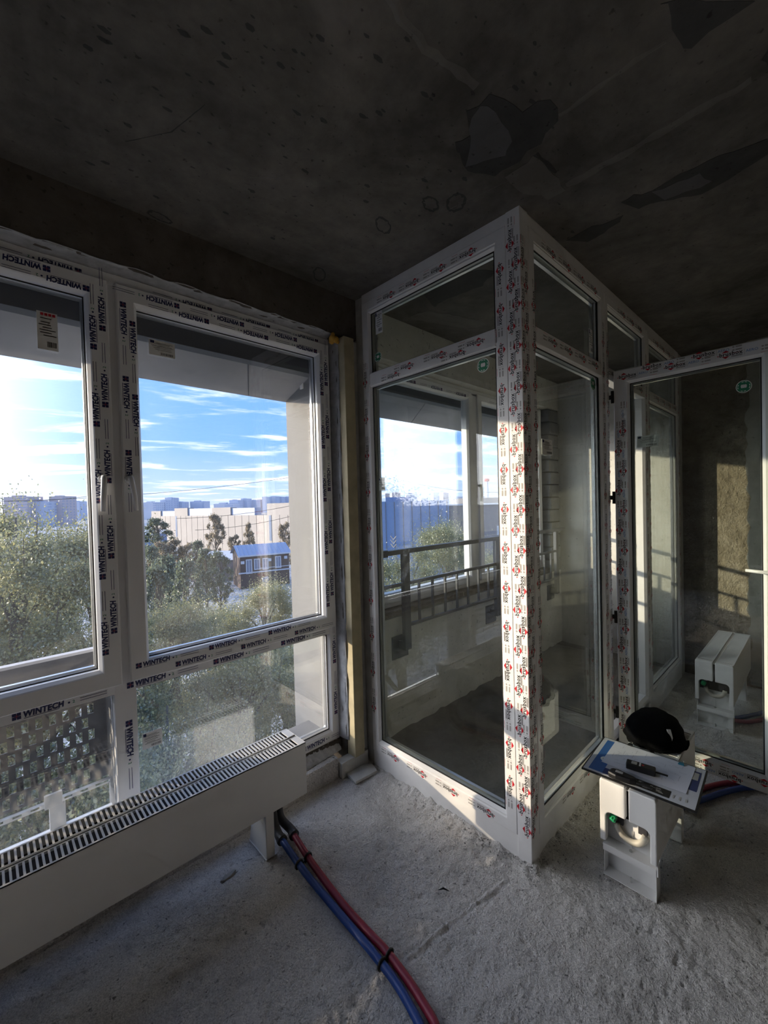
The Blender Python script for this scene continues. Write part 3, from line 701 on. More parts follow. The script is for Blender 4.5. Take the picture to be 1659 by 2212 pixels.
bfilm(w4, [((xf, .968, 2.60), -Z_, -Y_, 2.45, dict(phase=.05)),
           ((xf, 1.06, 2.672), Y_, -Z_, .74, dict(phase=.02)), ((xf, .99, .130), Y_, -Z_, .80, dict(phase=.06, pitch=.2)), ((xf, 1.835, .25), Z_, Y_, 2.3, dict(phase=.08, pitch=.21))])
bfilm(t4, [((xf, 1.0, 2.262), Y_, -Z_, .8, dict(phase=.05, pitch=.21)), ((xf, 1.0, 2.236), Y_, -Z_, .8, dict(phase=.15, pitch=.42, half=-1))])
mb = MB(); mb.box(XL, 1.702, YP, .931, -.012, CEIL)
post = struct('trim_6', mb, 'pvc_warm', 'white corner post of the glass partition with red and black printed film', 'post', bev=.003)
bfilm(post, [((xf, .880, .10), Z_, Y_, 2.62, dict(phase=.02)), ((xf, .905, .10), Z_, Y_, 2.62, dict(phase=.105)),
             ((1.655, YP - .0006, .08), Z_, -X_, 2.6, dict(phase=.04)), ((1.684, YP - .0006, .08), Z_, -X_, 2.6, dict(phase=.12))])

w5 = empty('window_5', (2.6, YP, 0), 'white framed glass front of the loggia with fixed panes, door opening and top lights', 'partition', None, 'structure')
OF = Vector((0, .892, 0)); yf = YP - .0006
def front_unit(x0, x1, low=True):
    f = MB().ring(OF, X_, Z_, N_, x0, x1, .098, 2.70, prof_frame(.062, -.035, .026)).build('outer_frame', 'pvc_warm', w5)
    m = MB(); m.box(x0 + .05, x1 - .05, YP, .925, 2.222, 2.292); t = m.build('transom', 'pvc_warm', w5, bev=.003)
    for v0, v1 in (((.178, 2.214),) if low else ()) + ((2.300, 2.632),):
        g = MB().ring(OF, X_, Z_, N_, x0 + .046, x1 - .046, v0 - .016, v1 + .016, [(0, 0), (0, .024), (.005, .024), (.016, .010), (.016, 0)]).build('glazing_bead', 'pvc_warm', w5)
        pane_unit(g, OF, X_, Z_, N_, x0 + .062, x1 - .062, v0, v1, 'glass_box')
        if x0 < 2 and v0 < 1:
            label_card('paper_label', g, (1.832, .8852, 1.748), X_, Z_, .105, .070, 0); round_sticker(g, (2.446, .8852, 2.17), X_, Z_, .036)
        elif x0 < 2: label_card('paper_label', g, (2.40, .8852, 2.33), X_, Z_, .05, .13, 0)
    bfilm(f, [((x1 - .08, yf, 2.672), -X_, -Z_, x1 - x0 - .15, dict(phase=.03)), ((x0 + .045, yf, .25), Z_, -X_, 2.3, dict(phase=.06)), ((x1 - .02, yf, .25), Z_, -X_, 2.3, dict(phase=.1))])
    bfilm(t, [((x1 - .08, yf, 2.268), -X_, -Z_, x1 - x0 - .13, dict(phase=.03))])
    return f
f1 = front_unit(1.703, 2.580)
bfilm(f1, [((2.52, yf, .130), -X_, -Z_, .75, dict(phase=.05, pitch=.2))])
front_unit(2.580, 3.385, False); front_unit(3.385, 4.30)
for a, b in ((1.703, 2.58), (3.385, 4.30)):
    m = MB(); m.box(a, b, .870, .925, -.012, .098); m.build('base_profile', 'pvc_warm', w5, bev=.002)
m = MB(); m.box(1.703, 4.30, .870, .925, 2.70, CEIL); m.build('head_profile', 'pvc_warm', w5, bev=.002)
m = MB(); m.box(4.30, XR, .875, .925, -.012, CEIL); m.build('closing_strip', 'timber_grey', w5)
m = MB(); m.box(2.642, 3.323, .866, .925, .05, .125); m.build('threshold', 'pvc', w5, bev=.003)

d1 = empty('door_1', (2.66, .845, .13), 'open white framed glass balcony door standing at right angles to the partition', 'door', None, 'structure')
OD = Vector((2.672, .845, 0)); UD, ND = -Y_, -X_
leaf = MB().ring(OD, UD, Z_, ND, .0, .712, .128, 2.262, prof_frame(.080, -.045, .030)).build('leaf_frame', 'pvc', d1)
pane_unit(leaf, OD, UD, Z_, ND, .080, .632, .208, 2.182, 'glass_box')
round_sticker(leaf, (2.664, .845 - .568, 2.060), UD, Z_, .030)
label_card('paper_label', leaf, (2.6808, .845 - .105, 1.822), UD, Z_, .105, .062, 0)
xd = 2.672 - .0306
bfilm(leaf, [((xd, .845 - .028, .16), Z_, Y_, 2.0, dict(phase=.05, aero=True)), ((xd, .845 - .052, .16), Z_, Y_, 2.0, dict(phase=.16, aero=True)),
             ((xd, .845 - .03, 2.216), -Y_, Z_, .66, dict(phase=.0, aero=True)), ((xd, .845 - .03, 2.240), -Y_, Z_, .66, dict(phase=.12, aero=True)),
             ((xd, .19, .185), Y_, -Z_, .62, dict(phase=.0, aero=True)), ((xd, .19, .155), Y_, -Z_, .62, dict(phase=.11, aero=True))])
m = MB(); hx = 2.640; hy = .845 - .675
m.lathe((hx + .002, hy, 1.182), Y_, Z_, -X_, [(.015, 0), (.015, .010), (.011, .013)], 16)
m.tube([(hx, hy, 1.182), (hx - .045, hy, 1.182), (hx - .050, hy + .012, 1.183), (hx - .050, hy + .10, 1.188)], [.008, .008, .009, .007], 10)
m.build('handle', 'pvc', d1, smooth=True)
for z in (1.545, .855, 2.12, .30):
    m = MB(); m.tube([(2.646, .853, z - .035), (2.646, .853, z + .035)], .008, 10); m.box(2.640, 2.652, .845, .870, z - .012, z + .012); m.build('hinge', 'gasket', d1)
m = MB(); m.ring(OD, UD, Z_, ND, -.004, .716, .124, 2.266, [(0, -.05), (0, -.040), (.010, -.040), (.010, -.05)]); m.build('seal', 'gasket', d1)

# timber batten, boards and sealing tape in the corner
mb = MB(); mb.box(1.520, 1.592, 1.885, 1.955, .085, 2.50); struct('trim_7', mb, 'wood', 'pale timber batten upright between window and glass partition', 'batten', bev=.003)
mb = MB(); mb.box(1.592, 1.648, 1.925, 1.955, .06, 2.50); struct('trim_8', mb, 'timber_grey', 'dark stained packing strip beside the timber batten', 'batten', bev=.003)
mb = MB(); mb.box(1.432, 1.628, 1.898, 1.955, -.005, .085); struct('trim_9', mb, 'timber_grey', 'grey board laid on edge at the foot of the timber batten', 'board', bev=.003)
def tape(name, p0, p1, wv, nv, amp, label):
    rnd = random.Random(4); m = MB(); n = 70; P0, P1 = Vector(p0), Vector(p1); V0 = []; F0 = []; cols = 6
    for i in range(n + 1):
        b = P0.lerp(P1, i / n)
        for j in range(cols):
            q = b + Vector(wv) * (j / (cols - 1)) + Vector(nv) * (amp * (math.sin(i * .9 + j * 1.7) + rnd.uniform(-.8, .8)) * (0.3 + (j % 3) * .35))
            V0.append(q)
    for i in range(n):
        for j in range(cols - 1): F0.append((i * cols + j, i * cols + j + 1, (i + 1) * cols + j + 1, (i + 1) * cols + j))
    m.add(V0, F0); o = m.build(name, 'film', None, smooth=True, fix=False)
    so_ = o.modifiers.new('solid', 'SOLIDIFY'); so_.thickness = .0015
    return tag(o, label, 'tape')
tape('sealing_tape', (1.505, 2.02, .17), (1.505, 2.02, 2.50), (.012, -.085, 0), (1, 0, 0), .004, 'wrinkled grey sealing tape down the right jamb of the window')
tape('sealing_tape', (-.70, 2.02, 2.512), (1.49, 2.02, 2.512), (0, -.095, .004), (0, 0, -1), .004, 'rippled grey sealing tape along the window head under the lintel')
tape('sealing_tape', (1.15, 1.945, .113), (1.49, 1.975, .113), (0, .045, .045), (0, -.6, .6), .006, 'crumpled grey sealing tape at the foot of the window frame')
rnd = random.Random(8); m = MB()
for _ in range(9):
    c = Vector((1.497 + rnd.uniform(-.03, .02), 1.925 + rnd.uniform(-.01, .02), 2.49 + rnd.uniform(-.02, .015))); r = rnd.uniform(.010, .020)
    m.lathe(c - Z_ * r, X_, Y_, Z_, [(r * .2, 0), (r * .8, r * .4), (r, r), (r * .8, r * 1.6), (r * .2, r * 2)], 8)
tag(m.build('foam_blob', 'foam', None, smooth=True), 'blob of orange expanding foam at the top corner of the window', 'foam')
m = MB(); m.prism([(1.45, 1.80), (1.60, 1.79), (1.625, 1.86), (1.58, 1.893), (1.46, 1.893)], (0, 0, 0), X_, Y_, Z_, .004, .020); tag(m.build('plaster_offcut', 'timber_grey', None, bev=.003), 'thin flat offcut lying on the floor in the corner by the batten', 'offcut')

# ------------------------------------------------------------------ convector radiators
def radiator(label, X0, X1, Yf, Yb, z0, z1, legs, pitch=.0150, arch=False, group=None):
    root = empty('radiator', ((X0 + X1) / 2, (Yf + Yb) / 2, 0), label, 'radiator', group)
    t = .0015; c = .004
    m = MB(); m.box(X0, X1, Yf, Yf + t, z0, z1); m.box(X0, X1, Yb - t, Yb, z0, z1)
    if not arch: m.box(X0, X0 + t, Yf, Yb, z0, z1)
    m.box(X1 - t, X1, Yf, Yb, z0 + .0, z1); m.build('casing', 'rad', root, bev=.001)
    yi0, yi1 = Yf + .008, Yb - .008; ym = (Yf + Yb) / 2; gap = .008
    m = MB(); e = .035                                                # top frame: rims, middle rail, ends
    m.box(X0, X1, Yf, yi0, z1 - .006, z1); m.box(X0, X1, yi1, Yb, z1 - .006, z1)
    m.box(X0, X1, ym - gap - .004, ym - gap, z1 - .006, z1); m.box(X0, X1, ym + gap, ym + gap + .004, z1 - .006, z1); m.box(X0, X1, ym - gap, ym + gap, z1 - .012, z1 - .008)
    for a, b in ((X0, X0 + e), (X1 - e, X1)): m.box(a, b, Yf, ym - gap, z1 - .005, z1 - .0005); m.box(a, b, ym + gap, Yb, z1 - .005, z1 - .0005)
    m.build('top_frame', 'rad', root, bev=.001)
    m = MB(); m.box(X0 + (.075 if arch else .01), X1 - .004, Yf + .006, Yb - .006, z0 + .015, z1 - .035); m.build('core', 'rad_dark', root)
    wl_ = ym - gap - .004 - yi0; loc = wloc(root); first = None
    n = int((X1 - X0 - 2 * e) / pitch)
    for r_, yc in ((0, (yi0 + ym - gap - .004) / 2), (1, (yi1 + ym + gap + .004) / 2)):
        for i in range(1, n):
            x = X0 + e + i * (X1 - X0 - 2 * e) / n
            if first is None:
                mm = MB(); mm.box(loc.x - pitch * .20, loc.x + pitch * .20, loc.y - wl_ / 2 - .001, loc.y + wl_ / 2 + .001, loc.z, loc.z + .004)
                first = mm.build('slat', 'rad', root); first.location = (x - loc.x, yc - loc.y, z1 - .0045)
            else: copy_to(first, 'slat', root, (x - loc.x, yc - loc.y, z1 - .0045))
    for lx in legs:
        m = MB(); zt = z0 + .01
        m.prism([(Yf + .006, 0), (Yb - .004, 0), (Yb - .05, zt), (Yf + .006, zt)], (lx, 0, 0), Y_, Z_, X_, -.0012, .0012)
        m.box(lx, lx + .038, Yf + .004, Yf + .007, 0, zt); m.box(lx - .005, lx + .050, Yf + .004, Yb - .004, 0, .003)
        m.build('leg', 'rad', root, bev=.0008)
    if arch:
        ym_ = ym; R = .022; lw = .022; zb = z0; za = z1 - .125
        for sgn in (-1, 1):
            yo = Yf - .002 if sgn < 0 else Yb + .002; yg = ym_ + sgn * .006; yi = yo - sgn * lw
            pts = [(yo, zb), (yo, z1 - .008), (yo - sgn * .004, z1 + .003), (yg, z1 + .003), (yg, za)]
            for k in range(6):
                a = math.pi / 2 * k / 5; pts.append((yi - sgn * R + sgn * R * math.sin(a), za - R + R * math.cos(a)))
            pts += [(yi, zb)]
            m = MB(); m.prism(pts, (X0, 0, 0), Y_, Z_, X_, -.012, .016); m.build('end_cap', 'rad', root, bev=.004)
        # bracket standing on the floor behind the arch
        xb = X0 + .055; y0, y1 = Yf + .004, Yb - .004
        m = MB(); m.box(xb, xb + .002, y0, y1, 0, .235); m.box(X0 + .004, xb, y0, y0 + .002, 0.0, .125); m.box(X0 + .012, xb, y1 - .002, y1, 0, .20)
        m.box(X0 + .0, xb, y0, y1, 0, .003); m.box(X0 + .002, X0 + .004, y0, y1, .100, .128); m.box(X0 + .004, xb, y0 + .002, y1, .126, .128)
        m.box(X0 + .004, X0 + .012, y0 - .006, y0, .100, .165)
        m.build('floor_bracket', 'rad', root, bev=.0006)
        m = MB(); m.tube([(X0 + .030, ym, .003), (X0 + .030, ym, .022)], .004, 8); m.tube([(X0 + .030, ym, .118), (X0 + .030, ym, .134)], .006, 6); m.bar((X0 + .05, ym, .13), (X0 + .05, ym, .20), .002, .002); m.build('bolt', 'galv', root)
        m = MB(); cz = z1 - .150; rr = .052
        m.tube([(X0 + .034, ym + rr * math.cos(a), cz - .03 + rr * 1.05 * math.sin(a)) for a in [math.pi + .1 + i * (math.pi - .2) / 14 for i in range(15)]], .0125, 12); m.build('return_bend', 'beige_pipe', root, smooth=True)
        m = MB(); m.tube([(X0 + .03, yi1 - .040, z1 - .135), (X0 + .06, yi1 - .050, z1 - .125)], .012, 12); m.build('valve', 'galv', root, smooth=True)
        m = MB(); O_ = Vector((X0 + .022, yi1 - .034, z1 - .150)); C_ = Vector((-.8, .15, -.55)).normalized(); A_ = C_.cross(Y_).normalized(); B_ = C_.cross(A_)
        pr = [(.0125, 0), (.0145, .003), (.0145, .010), (.012, .012), (.0115, .022), (.009, .024)]
        m.lathe(O_, A_, B_, C_, pr, 18)
        for k in range(8):
            a = k * math.pi / 4; m.bar(O_ + (A_ * math.cos(a) + B_ * math.sin(a)) * .012 + C_ * .011, O_ + (A_ * math.cos(a) + B_ * math.sin(a)) * .012 + C_ * .022, .003, .003, A_)
        m.build('valve_cap', 'valve_green', root)
        m = MB(); m.box(X0 + .040, X0 + .052, ym - .055, ym - .025, z1 - .19, z1 - .13); m.build('shade_plate', 'rad_dark', root)  # dark plates that paint in the shade inside the arch
        m = MB(); m.box(X0 + .040, X0 + .052, ym + .030, ym + .055, z1 - .19, z1 - .13); m.build('shade_plate', 'rad_dark', root)
    return root
radiator('long white floor convector with slotted top standing along the window', -.75, 1.070, 1.695, 1.867, .197, .439, (-.55, .860), .0158)
radiator('white floor convector carrying the drawing board and black cap', 1.810, 2.475, .452, .650, .150, .400, (2.215,), .0150, True)
radiator('white floor convector seen through the open door, beyond it', 3.470, 4.340, .425, .625, .175, .440, (4.1,), .0160, True)

# ------------------------------------------------------------------ pipes
def smooth_path(P, n=16):
    P = [Vector(p) for p in P]; Q = [P[0] * 2 - P[1]] + P + [P[-1] * 2 - P[-2]]; R = []
    for i in range(1, len(Q) - 2):
        a, b, c, d = Q[i - 1:i + 3]
        for k in range(n):
            t = k / n; R.append(.5 * ((2 * b) + (c - a) * t + (2 * a - 5 * b + 4 * c - d) * t * t + (3 * b - a - 3 * c + d) * t ** 3))
    R.append(P[-1]); return R
def resample(P, step):
    R = [P[0]]; acc = 0
    for a, b in zip(P, P[1:]):
        l = (b - a).length; pos = step - acc
        while pos <= l: R.append(a.lerp(b, pos / l)); pos += step
        acc = (acc + l) % step
    return R
def corrugated(name, mat, P, r, label):
    Q = resample(smooth_path(P), .0021)
    rs = [r * (1.0 + .045 * (1 if (i // 1) % 2 else -1)) for i in range(len(Q))]
    m = MB(); m.tube(Q, rs, 12); o = m.build(name, mat, None, smooth=True, fix=False); return tag(o, label, 'pipe')
PR = .0135
def fl(x, y, z=PR + .002): p = onz(x, y, z); return Vector((p.x, p.y, z))
blue = [fl(608, 1813, .022), fl(657, 1882), fl(743, 1985), fl(804, 2056), fl(858, 2127), fl(903, 2206), fl(945, 2290), Vector((.86, .35, PR)), Vector((.7, -.6, PR))]
red = [fl(634, 1802, .022), fl(671, 1860), fl(736, 1947), fl(790, 2008), fl(835, 2056), fl(886, 2124), fl(933, 2199), fl(985, 2290), Vector((.95, .35, PR)), Vector((.79, -.6, PR))]
corrugated('heating_pipe', 'blue_pipe', blue, PR, 'blue corrugated heating pipe running from the window convector across the floor')
corrugated('heating_pipe', 'red_pipe', red, PR, 'red corrugated heating pipe running from the window convector across the floor')
for (x, y, lab) in ((654, 1862, 'black pipe clip holding both pipes close to the convector'), (830, 2075, 'black pipe clip holding both pipes near the bottom edge of the picture')):
    root = empty('pipe_clip', fl(x, y, 0), lab, 'clip')
    def near(P, q): return min(smooth_path(P), key=lambda p: (p - q).length)
    a = near(blue, fl(x, y)); b = near(red, a + Vector((.04, 0, 0))); d = (b - a).normalized(); t = Z_.cross(d)
    for c in (a, b):
        m = MB(); m.tube([c + (d * math.cos(k * math.pi / 10) + Z_ * math.sin(k * math.pi / 10)) * (PR + .003) for k in range(-3, 14)], .005, 6); m.build('clip_ring', 'black', root, smooth=True)
    m = MB(); m.bar(a + d * PR, b - d * PR, .014, .006); m.build('clip_bridge', 'black', root)
for P, lab in ((blue, 'blue'), (red, 'red')):
    p0 = P[0]; d = (P[1] - P[0]).normalized(); root = empty('pipe_elbow', (p0.x, p0.y, 0), 'black insulated elbow rising from the %s pipe into the convector' % lab, 'pipe elbow')
    ex = .955 if lab == 'blue' else .995
    path = smooth_path([p0 + d * .012, p0 - d * .03 + Z_ * .003, Vector((ex, 1.800 if lab == 'blue' else 1.815, .055)), Vector((ex - .003, 1.815 if lab == 'blue' else 1.83, .13)), Vector((ex - .003, 1.815 if lab == 'blue' else 1.83, .205))], 8)
    m = MB(); m.tube(path, [.020] * 8 + [.019] * (len(path) - 8), 14); m.build('sleeve', 'foam_black', root, smooth=True)
    m = MB(); m.tube([p0 - d * .004, p0 + d * .010], .0235, 14); m.build('clamp', 'black', root)
# pipes at the right convector
for off, mat, nm_, zz in ((0.0, 'blue_pipe', 'blue corrugated heating pipe on the floor behind the convector with the drawing board', .0), (.06, 'red_pipe', 'red corrugated heating pipe on the floor behind the convector with the drawing board', .0)):
    P = [Vector((2.42, .50 + off * .4, .03)), Vector((2.55, .46 + off, PR)), Vector((2.85, .30 + off, PR)), Vector((3.1, .02 + off, PR)), Vector((3.3, -.4 + off, PR))]
    m = MB(); m.tube(smooth_path(P), PR, 10); tag(m.build('heating_pipe', mat, None, smooth=True, fix=False), nm_, 'pipe')
for off, mat, nm_ in ((0.0, 'red_pipe', 'red heating pipe on the floor by the convector beyond the open door'), (.07, 'blue_pipe', 'blue heating pipe on the floor by the convector beyond the open door')):
    P = [Vector((3.60, .47 + off * .5, .03)), Vector((3.72, .36 + off, PR)), Vector((4.0, .22 + off, PR)), Vector((4.30, .15 + off, PR))]
    m = MB(); m.tube(smooth_path(P), PR, 10); tag(m.build('heating_pipe', mat, None, smooth=True, fix=False), nm_, 'pipe')

# ------------------------------------------------------------------ drawing board and what lies on it
BZ = .406
root = empty('drawing_board', (1.955, .53, BZ), 'thin printed board in white and blue lying across the convector', 'board')
c4 = [Vector((p.x, p.y)) for p in (onz(1308, 1592, BZ + .006), onz(1256, 1658, BZ + .006), onz(1505, 1755, BZ + .006), onz(1535, 1671, BZ + .006))]
# local frame: u along the long edge, v along the short edge
uo = (c4[2] - c4[1]); vo = (c4[0] - c4[1]); UB = Vector((uo.x, uo.y, 0)).normalized(); VB = Vector((-UB.y, UB.x, 0)); lu = uo.length; lv = abs(vo.dot(Vector((VB.x, VB.y))))
OB = Vector((c4[1].x, c4[1].y, 0))
m = MB(); m.obox(OB + UB * lu / 2 + VB * lv / 2 + Z_ * (BZ + .003), UB * lu / 2, VB * lv / 2, Z_ * .003); m.build('panel', 'black', root)
def bp(u0, u1, v0, v1, mi, zt, mm): strip(mm, OB + Z_ * (BZ + .006 + zt), UB, VB, lu * u0, lu * u1, lv * v0, lv * v1, mi)
m = MB(); bp(.012, .985, .02, .985, 0, .0004, m)
m.build('white_print', 'board_white', root, fix=False)
m = MB(); bp(.055, .19, .06, .93, 0, .0008, m); m.build('blue_print', 'board_blue', root, fix=False)
m = MB(); bp(.19, .34, .06, .20, 0, .0008, m); bp(.87, .96, .40, .88, 0, .0008, m); m.build('navy_print', 'board_navy', root, fix=False)
m = MB(); bp(.30, .78, .06, .22, 0, .0010, m); m.build('photo_strip', 'black', root, fix=False)
m = MB(); rnd = random.Random(2)
for _ in range(26):
    a = rnd.uniform(.31, .70); b = rnd.uniform(.08, .19); bp(a, a + rnd.uniform(.01, .05), b, b + rnd.uniform(.004, .02), 0, .0013, m)
bp(.885, .945, .66, .84, 0, .0013, m)
for k in range(3): bp(.80 + .05 * k, .815 + .05 * k, .10, .17, 0, .0012, m)
m.build('photo_details', 'galv', root, fix=False)
m = MB(); q = OB + UB * lu * .15 + VB * lv * .40 + Z_ * (BZ + .0072)
m.lathe(q, UB, VB, Z_, [(.020, 0), (.020, .0002)], 24); m.build('round_emblem', 'label', root)
m = MB(); put_text(m, 'ab', q - UB * .011 - VB * .006 + Z_ * .0006, UB, VB, .022, 0); m.build('emblem_letters', 'navy', root, fix=False)
# sheet of paper
ZPp = BZ + .0085
pp = [onz(x, y, ZPp) for x, y in ((1299, 1645), (1482, 1715), (1503, 1659), (1330, 1601))]
m = MB(); m.prism([(p.x, p.y) for p in pp], (0, 0, ZPp), X_, Y_, Z_, -.0003, .0003)
sheet = tag(m.build('paper_sheet', 'paper', None), 'white sheet of paper with faint pencil sketches on the drawing board', 'paper')
sheet_o = sheet
m = MB(); rnd = random.Random(6); pu = (pp[1] - pp[0]); pv = (pp[3] - pp[0])
for _ in range(70):
    a, b = rnd.uniform(.06, .9), rnd.uniform(.08, .9); l = rnd.uniform(.01, .09); ang = rnd.choice((0, 0, math.pi / 2, rnd.uniform(0, 3)))
    p = pp[0] + pu * a + pv * b + Z_ * .0006; dd = (pu.normalized() * math.cos(ang) + pv.normalized() * math.sin(ang)) * l * .4; nn = Vector((-dd.y, dd.x, 0)).normalized() * .0006
    e = p + dd; f = ((e - pp[0]).dot(pu) / pu.length_squared, (e - pp[0]).dot(pv) / pv.length_squared)
    if not (.03 < f[0] < .97 and .03 < f[1] < .97): continue
    m.quad(p - nn, e - nn, e + nn, p + nn)
m.build('pencil_sketch', 'pencil', sheet, fix=False)
# black tester with a probe
ZT = ZPp + .001
a = onz(1353, 1648, ZT + .015); b = onz(1416, 1667, ZT + .015); d = Vector((b.x - a.x, b.y - a.y, 0)); ln = d.length; d.normalize(); w_ = Vector((-d.y, d.x, 0)); cz = ZT + .013
root = empty('laser_meter', (a.x, a.y, ZT), 'black handheld meter with a small screen and thin probe, on the paper', 'meter')
m = MB(); ctr = Vector((a.x, a.y, cz)) + d * ln / 2
m.obox(ctr, d * ln / 2, w_ * .019, Z_ * .0125); m.build('body', 'black', root, bev=.004)
m = MB(); m.obox(ctr - d * ln * .22 + Z_ * .0128, d * .010, w_ * .010, Z_ * .0005); m.build('screen', 'galv', root)
m = MB(); m.obox(ctr - d * ln * .02 + Z_ * .0128, d * .003, w_ * .013, Z_ * .0006); m.build('stripe', 'label', root)
m = MB(); m.obox(ctr + d * ln * .08 + Z_ * .0128, d * .004, w_ * .004, Z_ * .0006); m.build('button', 'red_ink', root)
m = MB(); e0 = ctr + d * (ln / 2 - .003); m.bar(e0, e0 + d * .045, .007, .005); m.build('probe', 'black', root, bev=.001)
# black pouch
q = onz(1345, 1677, ZT + .012)
root = empty('device_pouch', (q.x, q.y, BZ + .007), 'black leather pouch with a buckle at the near corner of the drawing board', 'pouch')
m = MB(); prof = [(-.052, -.018), (-.045, .018), (-.02, .024), (.012, .018), (.045, .012), (.055, -.008), (.03, -.020), (-.02, -.026)]
m.prism(prof, (q.x, q.y, BZ + .0075), UB, VB, Z_, 0, .026); m.build('body', 'black', root, bev=.008)
m = MB(); m.obox(Vector((q.x, q.y, BZ + .0345)) - UB * .012, UB * .013, VB * .006, Z_ * .001); m.build('tag_plate', 'galv', root)
m = MB(); m.obox(Vector((q.x, q.y, BZ + .020)) + UB * .075 - VB * .002, UB * .028, VB * .008, Z_ * .0025); m.build('strap', 'black', root, bev=.002)
# binder clips
for i, (x, y, mt, lab) in enumerate(((1362, 1609, 'black', 'small black binder clip on the long edge of the drawing board'), (1472, 1650, 'teal', 'small teal binder clip on the edge of the paper'))):
    p = onz(x, y, BZ + .012); root = empty('binder_clip', (p.x, p.y, BZ), lab, 'clip')
    m = MB(); m.prism([(-.011, -.008), (.011, -.008), (.007, .008), (-.007, .008)], (p.x, p.y, BZ + .0095), UB, VB, Z_, 0, .006); m.build('jaw', mt, root, bev=.001)
    m = MB(); m.tube([Vector((p.x, p.y, BZ + .014)) + UB * (.006 * sx) + VB * vv for sx, vv in ((-1, .004), (-.7, .022), (.7, .022), (1, .004))], .001, 6); m.build('wire_arm', 'galv', root)

# ------------------------------------------------------------------ black cap on the convector
root = empty('knit_cap', (2.29, .565, .4005), 'black floppy cap with a pale letter mark, lying on the convector top', 'cap')
def cap_pt(a, h):
    sc = (1 + .06 * math.sin(3 * a + .6) + .05 * math.sin(7 * a + 1.1) * (1 - .6 * h) + .03 * math.sin(11 * a + 6 * h)) * 1.08
    if h < 0.25: r = .122 - .10 * (h / .25) ** 2 * .12
    else: r = .118 * math.sqrt(max(0, 1 - ((h - .25) / .75) ** 2)) ** .85
    return (r * sc * 1.12 * math.cos(a), r * sc * .92 * math.sin(a), .118 * h + .004 * math.sin(5 * a) * (1 - h))
m = MB(); seg, lay = 40, 14; V0, F0 = [], []
for j in range(lay + 1):
    h = j / lay
    for k_ in range(seg):
        a = 2 * math.pi * k_ / seg; x, y, z = cap_pt(a, h); V0.append((2.29 + x, .575 + y, .402 + max(0, z)))
for j in range(lay):
    for k_ in range(seg): F0.append((j * seg + k_, j * seg + (k_ + 1) % seg, (j + 1) * seg + (k_ + 1) % seg, (j + 1) * seg + k_))
F0.append(tuple(reversed(range(seg)))); m.add(V0, F0); m.build('crown', 'black_cloth', root, smooth=True)
m = MB(); pts = []
for k_ in range(-8, 9):
    a = math.radians(232) + k_ * .13; pts.append((.150 * math.cos(a) * (1 + .03 * math.sin(k_ * 1.7)), .135 * math.sin(a)))
pts += [(.09 * math.cos(math.radians(232) + .9), .09 * math.sin(math.radians(232) + .9)), (.09 * math.cos(math.radians(232) - .9), .09 * math.sin(math.radians(232) - .9))]
m.prism(pts, (2.29, .575, .406), X_, Y_, Z_, 0, .006); m.build('peak', 'black_cloth', root, bev=.002)
dv = Vector((-.66, -.55, 0)).normalized(); tt = Z_.cross(dv)
m = MB(); base = Vector((2.29, .575, .402)) + dv * .112 + Z_ * .062
Uc, Vc = tt, (Z_ * .92 - dv * .40).normalized(); Nc = Uc.cross(Vc)
m.prism([(.002, .030), (.018, .030), (.020, -.004), (.014, -.016), (.002, -.019), (-.016, -.012), (-.008, -.004), (.003, -.004)], base, Uc, Vc, Nc, -.012, .004)
m.build('letter_mark', 'label', root)

# ------------------------------------------------------------------ loggia railing
root = empty('safety_railing', (3.0, 1.885, .52), 'dark steel safety railing with short uprights fixed to the loggia parapet', 'railing')
def rail_part(name, x0, x1, y0, y1, z0, z1): MB().box(x0, x1, y0, y1, z0, z1).build(name, 'rail', root, bev=.002)
rail_part('top_rail', 1.74, 4.34, 1.865, 1.900, 1.222, 1.252); rail_part('middle_rail', 1.76, 4.20, 1.870, 1.890, 1.018, 1.040); rail_part('lower_rail', 1.97, 4.20, 1.870, 1.890, .748, .768)
rail_part('end_bracket', 1.735, 1.80, 1.86, 1.955, 1.215, 1.258)
for x in (1.972, 3.058, 4.165):
    rail_part('post', x - .028, x + .028, 1.868, 1.898, .60, 1.225); rail_part('stand_off', x - .02, x + .02, 1.895, 1.945, .60, .65); rail_part('fixing_plate', x - .075, x + .075, 1.944, 1.952, .530, .680)
ub = MB().box(root.location.x - .007, root.location.x + .007, 1.873, 1.887, .76, 1.025)
firstb = ub.build('upright', 'rail', root); firstb.location.x = 2.096 - root.location.x
for i in range(1, 15):
    x = 2.096 + i * .1385
    if abs(x - 3.058) < .05: continue
    copy_to(firstb, 'upright', root, (x - root.location.x, 0, 0))

# ------------------------------------------------------------------ air-conditioner basket outside the left bay
root = empty('conditioner_basket', (-.1, 2.5, .05), 'perforated grey steel air conditioner basket outside the lower left pane', 'metal basket')
xa, xb_ = -.70, .392; hw, hh_, px_, pz = .0228, .0445, .0452, .0580; AY = 2.30; zq = lambda z: CAMH + (z - CAMH) * .92
cols_e = []; m = MB()
def plate(x0, x1, z0, z1): m.box(x0, x1, AY - .004, AY, z0, z1)
rows = [(zq(.605) - pz * r) for r in range(7)]                      # top of each row of holes
plate(xa, xb_, zq(.605), zq(.868))
for r, zt in enumerate(rows[:6]):
    zbm = zt - hh_; off = 0.0 if r % 2 == 0 else px_ / 2; x = xb_ - .048 - off; right = xb_
    while x - hw > xa + .03:
        plate(x, right, zbm, zt); right = x - hw; x -= px_
    plate(xa, right, zbm, zt); plate(xa, xb_, zt - pz, zbm)
m.build('perforated_panel', 'acbox', root)
m = MB(); m.box(xa, xb_ + .005, AY - .02, AY + .015, zq(.862), zq(.875)); m.build('top_edge', 'white_trim', root)
